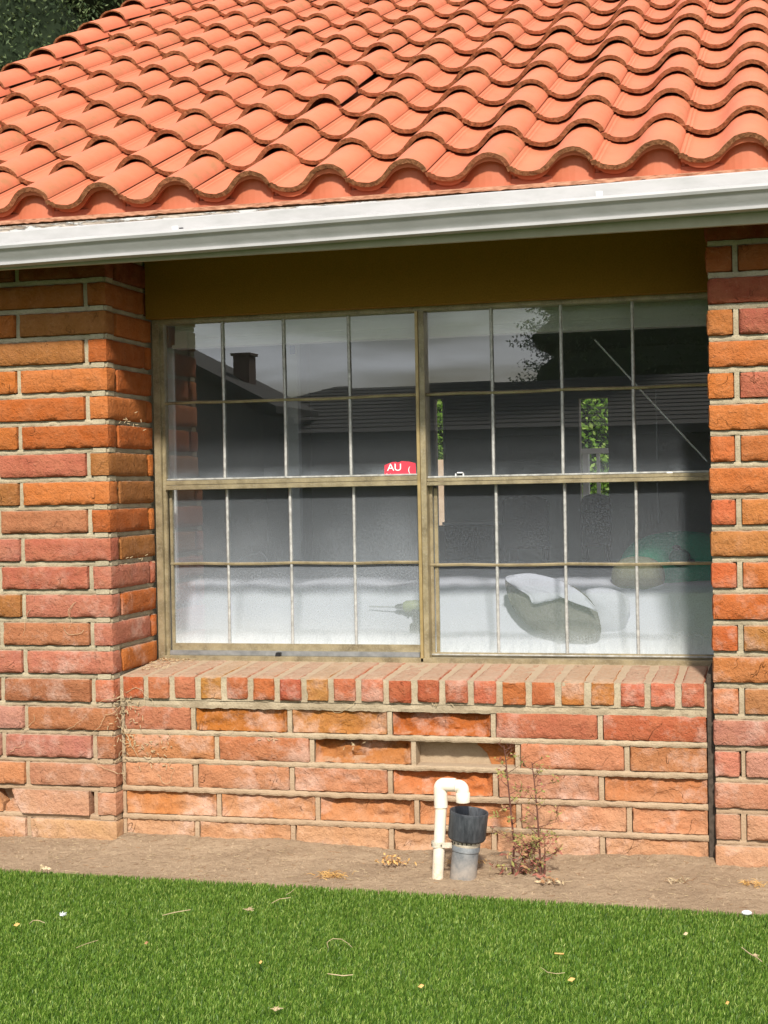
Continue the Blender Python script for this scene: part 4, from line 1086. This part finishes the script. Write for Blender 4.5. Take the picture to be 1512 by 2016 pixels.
# ------------------------------------------------------------------ what the window mirrors: houses, a tree behind the photographer
def mir(px, py, Yv):
    p = at(px, py, Yv); return Vector((p.x, 2*(D+.03)-Yv, p.z))
shingle = simple('dark_shingles', (.022, .021, .020), (.038, .036, .034), 14, .9, .01, stretch=(1, 1, 6))
sid = simple('dark_siding', (.035, .033, .03), (.05, .047, .043), 3, .85, .002)
rl, rr_ = mir(660, 757, 20), mir(1120, 752, 20)
nh_ = empty('neighbour_house', (rl.x, rl.y, 0)); tag(nh_, 'dark house with low shingled hip roof across the lawn, mirrored in the window', 'house')
zr = (rl.z+rr_.z)/2; ef = 16.0; ye, yr = 2*(D+.03)-ef, rl.y; ze = zr-.95
xl, xr_ = rl.x-2.0, rr_.x+6
b = MB(); b.add([(xl, ye, ze), (xr_, ye, ze), (xr_-2, yr, zr), (rl.x, yr, zr), (xl, 2*yr-ye, ze), (xr_, 2*yr-ye, ze), (xl, ye, ze-.12), (xr_, ye, ze-.12), (xr_, 2*yr-ye, ze-.12), (xl, 2*yr-ye, ze-.12)],
       [(0, 1, 2, 3), (0, 3, 4), (1, 5, 2), (4, 3, 2, 5), (0, 6, 7, 1), (1, 7, 8, 5), (5, 8, 9, 4), (4, 9, 6, 0), (6, 9, 8, 7)])
b.build('roof', shingle, nh_)
b = MB(); b.box(xl+.4, xr_-.4, 2*yr-ye+.4, ye-.4, 0, ze-.121); b.build('wall', sid, nh_)
for k in range(14):
    b = MB(); b.box(xl+.4, xr_-.4, ye-.4, ye-.385, .15+.15*k, .15+.15*k+.02); b.build('siding_batten', sid, nh_)
# shingle courses on the slope that faces the window
for k in range(1, 13):
    f = k/13; yy = ye+(yr-ye)*f; zz = ze+(zr-ze)*f
    b = MB(); b.box(xl+(rl.x-xl)*f, xr_-2*f, yy-.06, yy+.0, zz-.005, zz+.012); b.build('shingle_course', shingle, nh_)
# second house with a chimney, further left
g0, g1_ = mir(372, 712, 15), mir(512, 783, 15)
n2 = empty('neighbour_house', (g0.x, g0.y, 0)); tag(n2, 'gabled house with a square chimney, mirrored in the left end of the window', 'house')
y2 = g0.y; xg = g0.x; sl_ = (g1_.z-g0.z)/(g1_.x-g0.x)
pk = Vector((g0.x-2.5, y2, g0.z-sl_*2.5)); ex = g1_.x+.25; ez_ = g1_.z+sl_*.25; lx_ = 2*pk.x-ex
b = MB(); b.add([(lx_, y2, ez_), (pk.x, y2, pk.z), (ex, y2, ez_), (lx_, y2-2, ez_), (pk.x, y2-2, pk.z), (ex, y2-2, ez_), (lx_, y2, ez_-.1), (pk.x, y2, pk.z-.1), (ex, y2, ez_-.1), (lx_, y2-2, ez_-.1), (pk.x, y2-2, pk.z-.1), (ex, y2-2, ez_-.1)],
       [(0, 1, 4, 3), (1, 2, 5, 4), (0, 6, 7, 1), (1, 7, 8, 2), (2, 8, 11, 5), (0, 3, 9, 6), (6, 9, 10, 7), (7, 10, 11, 8), (3, 4, 10, 9), (4, 5, 11, 10)]); b.build('roof', shingle, n2)
b = MB(); b.add([(lx_+.3, y2-.3, 0), (ex-.3, y2-.3, 0), (ex-.3, y2-.3, ez_-.1), (pk.x, y2-.3, pk.z-.12), (lx_+.3, y2-.3, ez_-.1), (lx_+.3, y2-1.7, 0), (ex-.3, y2-1.7, 0), (ex-.3, y2-1.7, ez_-.1), (pk.x, y2-1.7, pk.z-.12), (lx_+.3, y2-1.7, ez_-.1)],
       [(0, 1, 2, 3, 4), (5, 9, 8, 7, 6), (0, 5, 6, 1), (1, 6, 7, 2), (0, 4, 9, 5)]); b.build('wall', sid, n2)
c0, c1 = mir(457, 700, 16), mir(488, 700, 16)
b = MB(); b.box(min(c0.x, c1.x), max(c0.x, c1.x), c0.y-.3, c0.y, 1.5, mir(470, 701, 16).z); b.box(min(c0.x, c1.x)-.03, max(c0.x, c1.x)+.03, c0.y-.33, c0.y+.03, mir(470, 701, 16).z, mir(470, 696, 16).z)
b.build('chimney', simple('dark_brick', (.07, .04, .03), (.10, .06, .045), 30, .9, .004), n2)
ct = mir(1200, 700, 24)
bl_ = []
rs_ = random.Random(4)
tx0 = mir(1052, 700, 24).x
for k in range(9):
    zc = 1.2 + k*.75; rr2 = 2.6-.08*k; cx = tx0+rr2-.1+rs_.uniform(-.12, .12)
    bl_.append((cx, ct.y, zc, rr2, 1.8, .75))
tree('conifer_tree', (tx0+2.4, ct.y, 0), 7.0, bl_, 170000, .032, LM_dark, 'tall dark conifer across the lawn, mirrored in the right end of the window', 'tree', .88, 2.4, 8)

# ------------------------------------------------------------------ pipes by the wall
pb = atz(860, 1729, 0); px_, py_ = pb.x, pb.y
pv = empty('water_pipe', (px_, py_, 0)); tag(pv, 'cream plastic pipe with its top bent over like a cane, left of the drain pipe', 'pipe')
r0 = .0195
topz = at(880, 1545, py_).z; vx = at(868, 1600, py_).x; vb = at(861, 1728, py_).x
hx = at(911, 1545, py_).x; dz_ = at(911, 1578, py_).z
b = MB(); b.tube([(vb, py_, -.05), (vb+.001, py_, 0), (vx+.001, py_, topz-.075)], r0, 24); b.build('riser', M['pvc'], pv, smooth=True)
def elbow(mb, c, a0, r_, n=8, R_=.026):
    pts = []
    for i in range(n+1):
        an = a0 + (math.pi/2)*i/n; pts.append((c[0]+R_*math.cos(an), c[1], c[2]+R_*math.sin(an)))
    return pts
b = MB(); re = .0230; cx = vx+.013; e_ = [(cx-.013+.013*(1-math.cos(an)), py_, topz-.013+.013*math.sin(an)) for an in [math.pi/2*i/8 for i in range(9)]]
b.tube([(vx+.001, py_, topz-.077), (vx, py_, topz-.030)] + e_ + [(cx+.040, py_, topz)], re, 24); b.build('elbow', M['pvc'], pv, smooth=True)
b = MB(); cx2 = hx-.014; e2 = [(cx2+.014*math.sin(an), py_-.001, topz-.003-.014*(1-math.cos(an))) for an in [math.pi/2*i/8 for i in range(9)]]
b.tube([(cx+.041, py_-.001, topz-.003)] + e2 + [(hx, py_-.001, topz-.034)], .0215, 24); b.build('elbow', M['pvc'], pv, smooth=True)
b = MB(); lathe(b, (hx, py_-.001, dz_-.002), [(.019, .003), (.0195, 0), (.0235, 0), (.0245, .003), (.0245, .030), (.0235, .032), (.021, .032)], 26); b.build('cap', M['pvc'], pv, smooth=True)
for q in ('riser', 'elbow', 'cap'): pass
# grey drain with a black rubber cap
gb = atz(908, 1732, 0)
gx, gy = gb.x, gb.y + .03
ax = Vector((.115, -.02, 1)).normalized()
dp = empty('drain_pipe', (gx, gy, 0)); tag(dp, 'short leaning grey drain pipe topped by a black rubber coupling, right of the cream pipe', 'pipe')
hz1 = .118
b = MB(); lathe(b, (gx, gy, 0), [(.0455, -.05), (.0455, .094), (.0485, .096), (.0485, .113), (.0475, .115)], 36, ax); b.build('stub', M['greypipe'], dp, smooth=True)
b = MB(); lathe(b, (gx, gy, 0), [(.0475, .1135), (.0488, .115), (.0488, .136), (.0470, .138)], 36, ax); b.build('collar', M['strap'], dp, smooth=True)
b = MB(); lathe(b, (gx, gy, 0), [(.048, .131), (.0605, .134), (.0645, .141), (.0655, .218), (.0665, .226), (.0655, .230), (.061, .230), (.0585, .225), (.057, .150), (.001, .145)], 44, ax); o = b.build('coupling', M['abs'], dp, smooth=True)
for k in range(9):
    an = -2.9+.31*k; aa = ax.orthogonal().normalized(); bb = ax.cross(aa); 
    # studs printed around the collar
    q = Vector((gx, gy, 0)) + ax*.126 + (Vector((math.cos(an), math.sin(an), 0))*.0489)
    b = MB(); b.box(q.x-.0022, q.x+.0022, q.y-.0008, q.y+.0008, q.z-.0035, q.z+.0035); b.build('collar_slot', M['strapdark'], dp)
# perforated strap tying both pipes
st_ = MB(); sz = at(870, 1664, py_).z+.004
pts = []
for i in range(13):
    an = math.pi*.5 + math.pi*1.08*i/12; pts.append((vb+.003+.0215*math.cos(an), py_+.0215*math.sin(an)))
pts.append((vb+.05, py_-.012)); pts.append((gx-.028, gy-.040))
V = []; F = []
for i, (a, b_) in enumerate(pts): V += [(a, b_, sz-.009), (a, b_, sz+.009), (a, b_+.0015, sz+.009), (a, b_+.0015, sz-.009)]
for i in range(len(pts)-1):
    for q in range(4): a, b_ = i*4+q, i*4+(q+1) % 4; F.append((a, b_, b_+4, a+4))
reloc(link('pipe_strap', fixn(mesh_from('pipe_strap', V, F)), M['strap'], dp), dp)
for (a, b_) in ((pts[8][0], pts[8][1]), (pts[12][0]+.012, pts[12][1]+.001)):
    q = MB(); q.box(a-.002, a+.002, b_-.0018, b_-.0006, sz-.003, sz+.003); q.build('strap_hole', M['strapdark'], dp)

# ------------------------------------------------------------------ wiry seedling shrub
def seedling(stems, label, seed, base):
    rs = random.Random(seed); root = empty('shrub', base); tag(root, label, 'shrub', None)
    st = MB(); lv = MB()
    def leaf(p, s, red):
        d = Vector((rs.gauss(0, 1), rs.gauss(0, .6), rs.gauss(.1, .7))).normalized(); n = d.orthogonal().normalized(); n = (n + Vector((rs.gauss(0, .5), rs.gauss(0, .5), rs.gauss(0, .5)))).normalized()*s*.22
        lv.add([p, p+d*s*.5+n, p+d*s, p+d*s*.5-n], [(0, 1, 2, 3)], 1 if red else (2 if rs.random() < .35 else 0))
    def twig(p, d, L, r_, depth, hgt):
        pts = [p]; q = Vector(p); dd = Vector(d)
        n = 5
        for i in range(n):
            dd = (dd + Vector((rs.gauss(0, .16), rs.gauss(0, .12), rs.gauss(.04, .12)))).normalized(); q = q + dd*L/n; pts.append(q.copy())
        st.tube(pts, [r_*(1-.75*i/n) for i in range(n+1)], 5)
        for i in range(1, n+1):
            if depth < 2 and rs.random() < .5:
                sd = (dd + Vector((rs.choice([-1, 1])*rs.uniform(.5, 1.1), rs.gauss(0, .4), rs.uniform(-.1, .5)))).normalized()
                twig(pts[i], sd, L*rs.uniform(.35, .6), r_*.5, depth+1, hgt)
            for _ in range(2 if depth else 1):
                if rs.random() < (.20 if pts[i].z > .14 else .34) and pts[i].z < .42: leaf(pts[i], rs.uniform(.008, .020), rs.random() < (.5 if pts[i].z < .12 else .15))
    for pxs in stems:
        pts = [at(a, b_, base[1]+.01) for a, b_ in pxs]
        n = len(pts); st.tube(pts, [.0042*(1-.8*i/(n-1))+.0006 for i in range(n)], 6)
        for i in range(1, n):
            for q in range(4):
                p = pts[i-1].lerp(pts[i], q/4+.1)
                sd = Vector((rs.choice([-1, 1])*rs.uniform(.6, 1.0), rs.gauss(0, .5), rs.uniform(.0, .7))).normalized()
                hfrac = (i/n); L = .085*(1-.55*hfrac)*rs.uniform(.6, 1.3)
                twig(p, sd, L, .0015, 0 if hfrac < .85 else 1, p.z)
    for _ in range(48):
        a = rs.gauss(1035, 28); b_ = rs.uniform(1680, 1735); leaf(at(a, b_, base[1]+rs.gauss(0, .03)), rs.uniform(.012, .03), rs.random() < .6)
    st.build('stem', simple('reddish_twig', (.085, .035, .028), (.15, .07, .05), 40, .9, .001), root)
    lv.build('leaves', [simple('olive_leaf', (.20, .20, .06), (.30, .27, .09), 30, .8, 0), simple('red_leaf', (.20, .06, .05), (.30, .12, .08), 30, .8, 0), simple('straw_leaf', (.22, .12, .06), (.34, .2, .1), 30, .8, 0)], root)
sb = atz(1040, 1728, 0)
seedling([[(1010, 1722), (1012, 1660), (1006, 1600), (1000, 1540), (995, 1490), (992, 1468)], [(1066, 1728), (1062, 1670), (1058, 1600), (1052, 1540), (1047, 1500)], [(1072, 1726), (1073, 1660)], [(1018, 1722), (1030, 1690), (1048, 1650)]],
         'spindly half-dry shrub with two reddish stems right of the drain pipe', 5, (sb.x, sb.y+.02, 0))

# ------------------------------------------------------------------ dried creeper in the corner
straw = simple('dry_straw', (.36, .27, .15), (.54, .43, .28), 60, .85, 0)
straw2 = simple('dry_yellow_grass', (.48, .27, .08), (.62, .40, .16), 60, .85, 0)
deadm = simple('dead_brown_leaf', (.20, .10, .05), (.38, .22, .11), 60, .9, 0)
rs = random.Random(12)
cr = empty('dried_creeper', (.02, RC-.02, .4)); tag(cr, 'dried creeper roots clinging to the brick corner below the left end of the sill', 'dead vine')
b = MB()
def crawl(px, py, ang, steps, Yf, r_=.0011):
    pts = []; x, y = px, py
    for i in range(steps):
        Y = Yf(x, y); pts.append(at(x, y, Y-.004-rs.random()*.003)); ang += rs.gauss(0, .45); x += 7*math.cos(ang); y += 7*math.sin(ang)
    b.tube(pts, [r_*(1-.6*i/steps) for i in range(steps)], 4)
Yf = lambda x, y: (0 if x < 237 else RC-.002)
for _ in range(6): crawl(rs.uniform(232, 244), rs.uniform(1350, 1470), math.pi/2+rs.gauss(0, .25), rs.randint(9, 20), lambda x, y: -.002 if x < 243 else RC-.004, .0012)
for _ in range(6): crawl(rs.uniform(236, 250), rs.uniform(1380, 1560), rs.choice([0.15, math.pi+.3])+rs.gauss(0, .35), rs.randint(5, 13), Yf)
for (x, y, a, n_) in ((60, 1200, 2.6, 9), (150, 1185, 2.3, 10), (20, 1480, .2, 6), (310, 1525, .15, 11), (700, 1380, 1.9, 13), (420, 1440, .1, 8), (120, 1440, -.5, 10), (40, 1440, -.6, 8), (130, 1218, -.4, 6), (165, 1240, 2.2, 9)):
    crawl(x, y, a, n_, Yf, .0009)
tag(b.build('runner', straw, cr), kind='stuff')
b = MB()
for _ in range(120):
    x, y = (rs.gauss(248, 14), rs.uniform(1370, 1470)) if rs.random() < .6 else (rs.uniform(245, 340), rs.gauss(1480, 20))
    p = at(x, y, (RC if x > 238 else 0)-.006); d = Vector((rs.gauss(0, 1), rs.gauss(0, .2), rs.gauss(0, 1))).normalized()*rs.uniform(.004, .010)
    b.tube([p-d, p+d], [.0016, .0012], 4)
for (cxp, cyp) in ((272, 1098), (265, 838), (240, 830), (222, 1112), (700, 1468), (530, 1455), (860, 1385), (880, 1722)):
    for _ in range(6):
        p = at(rs.gauss(cxp, 14), rs.gauss(cyp, 4), .10 if (cxp < 300 and cyp < 1200) else RC-.005); d = Vector((rs.gauss(0, 1), 0, rs.gauss(0, .6))).normalized()*.006
        b.tube([p-d, p+d], [.0016, .0012], 4)
tag(b.build('dry_leaf', straw, cr), kind='stuff')

# ------------------------------------------------------------------ litter on the sill, on the soil and on the turf
b = MB()
for _ in range(170):
    t_ = rs.random()**2; x = .01+t_*.12+abs(rs.gauss(0, .03)); y = rs.uniform(.16, D-.02) if rs.random() < .5 else D-.015-abs(rs.gauss(0, .02)); z = zf1+(zbk-zf1)*(y-sy0)/(sy1-sy0)+.004
    if x > .2: x = rs.uniform(.01, 1.05); y = D-.02-abs(rs.gauss(0, .01)); z = zbk+.002
    d = Vector((rs.gauss(0, 1), rs.gauss(0, 1), rs.gauss(0, .3))).normalized()*rs.uniform(.003, .010); b.tube([Vector((x, y, z))-d, Vector((x, y, z))+d], [.0014, .0008], 4, rs.choice([0, 1]))
tag(b.build('sill_litter', [straw, deadm]), 'dry leaf crumbs gathered on the left end of the brick sill', 'litter', kind='stuff')
b = MB()
for _ in range(1500):
    x = rs.uniform(-.7, 3.0); e = edge_y(x); y = rs.uniform(e+.01, .04 if 0 < x < W else -.01); z = soil_z(x, y)+.0025
    if rs.random() < .55:
        a = rs.uniform(0, math.pi); L = rs.uniform(.003, .013)*(2.2 if rs.random() < .06 else 1); d = Vector((math.cos(a), math.sin(a), rs.gauss(0, .1)))*L; b.tube([Vector((x, y, z))-d, Vector((x, y, z))+d], .0007, 3, rs.choice([0, 0, 1]))
    else:
        s_ = rs.uniform(.0015, .005) if rs.random() > .06 else rs.uniform(.005, .011); b.add([(x-s_, y-s_, z-s_), (x+s_, y-s_*.6, z-s_), (x, y+s_, z-s_), (x, y, z+s_*.7)], [(0, 1, 3), (1, 2, 3), (2, 0, 3)], 2)
tag(b.build('soil_litter', [straw, deadm, M['soil']]), 'straw bits and crumbs scattered over the bare soil strip', 'litter', kind='stuff')
def tuft(px, py, n, L, mat, name, label, cat, spread=.04, group=None):
    c = atz(px, py, .006); c.z = soil_z(c.x, c.y); b = MB()
    for _ in range(n):
        a = rs.uniform(0, 2*math.pi); d = Vector((math.cos(a), math.sin(a)*.8, rs.uniform(.15, .9))).normalized(); l_ = L*rs.uniform(.4, 1.1); p = c+Vector((rs.gauss(0, spread*.35), rs.gauss(0, spread*.25), 0))
        b.tube([p, p+d*l_*.55, p+d*l_+Vector((0, 0, -l_*.25))], [.0011, .0009, .0003], 3, rs.choice([0, 0, 0, 1]))
    o = b.build(name, [mat, deadm]); tag(o, label, cat, group)
tuft(650, 1722, 110, .045, straw2, 'dry_grass_tuft', 'yellow dry grass tuft at the turf edge left of the pipes', 'dry grass', .07)
tuft(1338, 1738, 26, .045, straw, 'dry_grass_tuft', 'pale wispy dry grass lying on the soil left of the right pier', 'dry grass', .05)
tuft(1480, 1742, 45, .04, straw2, 'dry_grass_tuft', 'low yellow dry grass tuft below the right pier', 'dry grass', .06)
tuft(1506, 1700, 34, .055, straw2, 'dry_grass_tuft', 'upright yellow dry grass tuft at the right frame edge', 'dry grass', .03)
tuft(915, 1700, 60, .04, straw2, 'dry_grass_tuft', 'dry grass and crumbs behind the drain pipe beside the shrub', 'dry grass', .09)
def leafclump(px, py, n, sp, size, mats, name, label, cat, dz=0.0):
    c = atz(px, py, .01); b = MB()
    for _ in range(n):
        p = c+Vector((rs.gauss(0, sp), rs.gauss(0, sp*.5), abs(rs.gauss(0, sp*.4))+dz)); d = Vector((rs.gauss(0, 1), rs.gauss(0, 1), rs.gauss(0, .7))).normalized()*size*rs.uniform(.5, 1.2); n_ = d.orthogonal().normalized()*size*.35
        b.add([p-d, p+n_, p+d, p-n_+Vector((0, 0, size*.2))], [(0, 1, 2), (0, 2, 3)], rs.randrange(len(mats)))
    tag(b.build(name, mats), label, cat, kind='stuff')
leafclump(772, 1700, 70, .028, .010, [deadm, straw2], 'dead_leaf_clump', 'brown clump of dead leaves on the soil left of the cream pipe', 'dead leaves')
leafclump(1085, 1738, 40, .022, .010, [deadm, straw], 'dead_leaf_clump', 'crumbled dead leaves at the foot of the shrub', 'dead leaves')
TZ = .026
GRP = 'dry scraps lying on the turf'
def twig_on_turf(pp, r_, mat, name, label, cat, z=TZ):
    b = MB(); pts = [atz(a, c_, z) for a, c_ in pp]; n = len(pts); b.tube(pts, [r_*(.6+.4*math.sin(math.pi*(i+.5)/n)) for i in range(n)], 5); tag(b.build(name, mat), label, cat)
twig_on_turf([(320, 1802), (345, 1796), (375, 1791)], .0013, straw, 'twig', 'long straight pale stalk on the turf left of the dried sprig', 'twig')
twig_on_turf([(535, 1778), (550, 1770), (572, 1767)], .0012, straw, 'twig', 'short curved straw near the top edge of the turf, left of centre', 'twig')
twig_on_turf([(564, 1761), (572, 1757), (580, 1750)], .0009, straw, 'twig', 'tiny straw tip just above the short curved straw', 'twig')
twig_on_turf([(646, 1866), (644, 1855), (655, 1848), (672, 1849), (685, 1857), (693, 1865)], .001, straw, 'straw_loop', 'thin looped straw on the turf below the cream pipe', 'straw')
twig_on_turf([(645, 1917), (660, 1919), (675, 1921), (695, 1919)], .0016, straw, 'twig', 'knobbly pale twig on the turf under the looped straw', 'twig')
twig_on_turf([(58, 1818), (66, 1812), (76, 1812), (88, 1817)], .0013, straw, 'straw_loop', 'small curled straw at the left frame edge beside the white feather', 'straw')
twig_on_turf([(150, 1866), (170, 1858), (193, 1851)], .0008, straw, 'twig', 'hair-thin straw on the turf below the white feather', 'twig')
twig_on_turf([(1066, 1905), (1078, 1914), (1095, 1917), (1112, 1915)], .0009, straw, 'straw_loop', 'faint bowed straw on the turf right of centre', 'straw')
twig_on_turf([(1460, 1865), (1475, 1877), (1490, 1885), (1500, 1893)], .0017, straw, 'twig', 'branched pale twig on the turf at the right frame edge', 'twig')
twig_on_turf([(1092, 1877), (1110, 1878)], .0028, straw2, 'wood_chip', 'small tan wood chip on the turf right of centre', 'wood chip')
def sprig(px, py, k, label, ang0):
    b = MB(); c = atz(px, py, TZ)
    for q in range(7):
        a = ang0+rs.gauss(0, .7); d = Vector((math.cos(a), math.sin(a), rs.uniform(.0, .3)))*k*rs.uniform(.5, 1.1); p1 = c+d; b.tube([c, c+d*.5+Vector((0, 0, .003)), p1], [.0018, .0016, .0008], 4)
        b.tube([c+d*.5, c+d*.5+Vector((rs.gauss(0, k*.3), rs.gauss(0, k*.3), .004))], [.0014, .0006], 4)
    tag(b.build('dried_sprig', straw), label, 'sprig')
sprig(487, 1791, .028, 'forked bleached sprig on the turf right of the long stalk', -.6)
sprig(542, 1990, .022, 'small upright dried sprig near the bottom of the frame', 1.4)
sprig(1482, 1882, .018, 'fibrous end of a dried sprig at the right edge of the turf', 0)
def chip(px, py, s_, mat, name, label, cat):
    c = atz(px, py, TZ); b = MB(); d = Vector((s_, s_*.3, .002)); n_ = Vector((-s_*.2, s_*.6, .004)); b.add([c-d, c-n_, c+d, c+n_, c+Vector((0, 0, .004))], [(0, 1, 4), (1, 2, 4), (2, 3, 4), (3, 0, 4), (3, 2, 1, 0)]); tag(b.build(name, mat), label, cat)
chip(33, 1820, .010, straw2, 'dry_leaf', 'flat tan leaf lying at the left frame edge of the turf', 'dry leaf')
chip(513, 1894, .005, straw2, 'dry_leaf', 'tiny orange leaf fragment in the middle of the turf, left of centre', 'dry leaf')
chip(288, 1856, .006, deadm, 'dry_leaf', 'faint reddish leaf bit below the long straight stalk', 'dry leaf')
chip(829, 1941, .008, straw2, 'dry_leaf', 'small pale leaf scrap low on the turf at the centre', 'dry leaf')
chip(1125, 1928, .010, straw2, 'dry_leaf', 'folded tan leaf on the turf right of centre under the bowed straw', 'dry leaf')
chip(1350, 1838, .007, straw, 'dry_leaf', 'pale leaf bit on the turf below the right pier', 'dry leaf')
chip(1432, 1974, .005, straw2, 'dry_leaf', 'tiny leaf crumb in the lower right corner of the turf', 'dry leaf')
# feather
c = atz(121, 1803, TZ); b = MB()
for _ in range(60):
    a = rs.gauss(.9, .8); d = Vector((math.cos(a), math.sin(a)*.5, rs.uniform(0, .8)))*rs.uniform(.006, .018); b.tube([c, c+d], [.0012, .0004], 3)
tag(b.build('feather', new_mat('white_down', (.8, .82, .85), .8)), 'fluffy white down feather on the turf at the left', 'feather')
leafclump(86, 1719, 9, .010, .012, [straw], 'curled_leaf', 'pale curled leaf caught on the turf edge at the left', 'dry leaf', .015)
p = atz(1470, 1797, .012); V, F = blob_mesh(lambda a, bb: (.016*math.sin(bb)*math.cos(a), .010*math.sin(bb)*math.sin(a), .008*math.cos(bb)), 14, 8)
o = link('pebble', mesh_from('pebble', V, F, True), M['white_trim'], None, p); tag(o, 'small white pebble at the turf edge below the right pier', 'pebble')
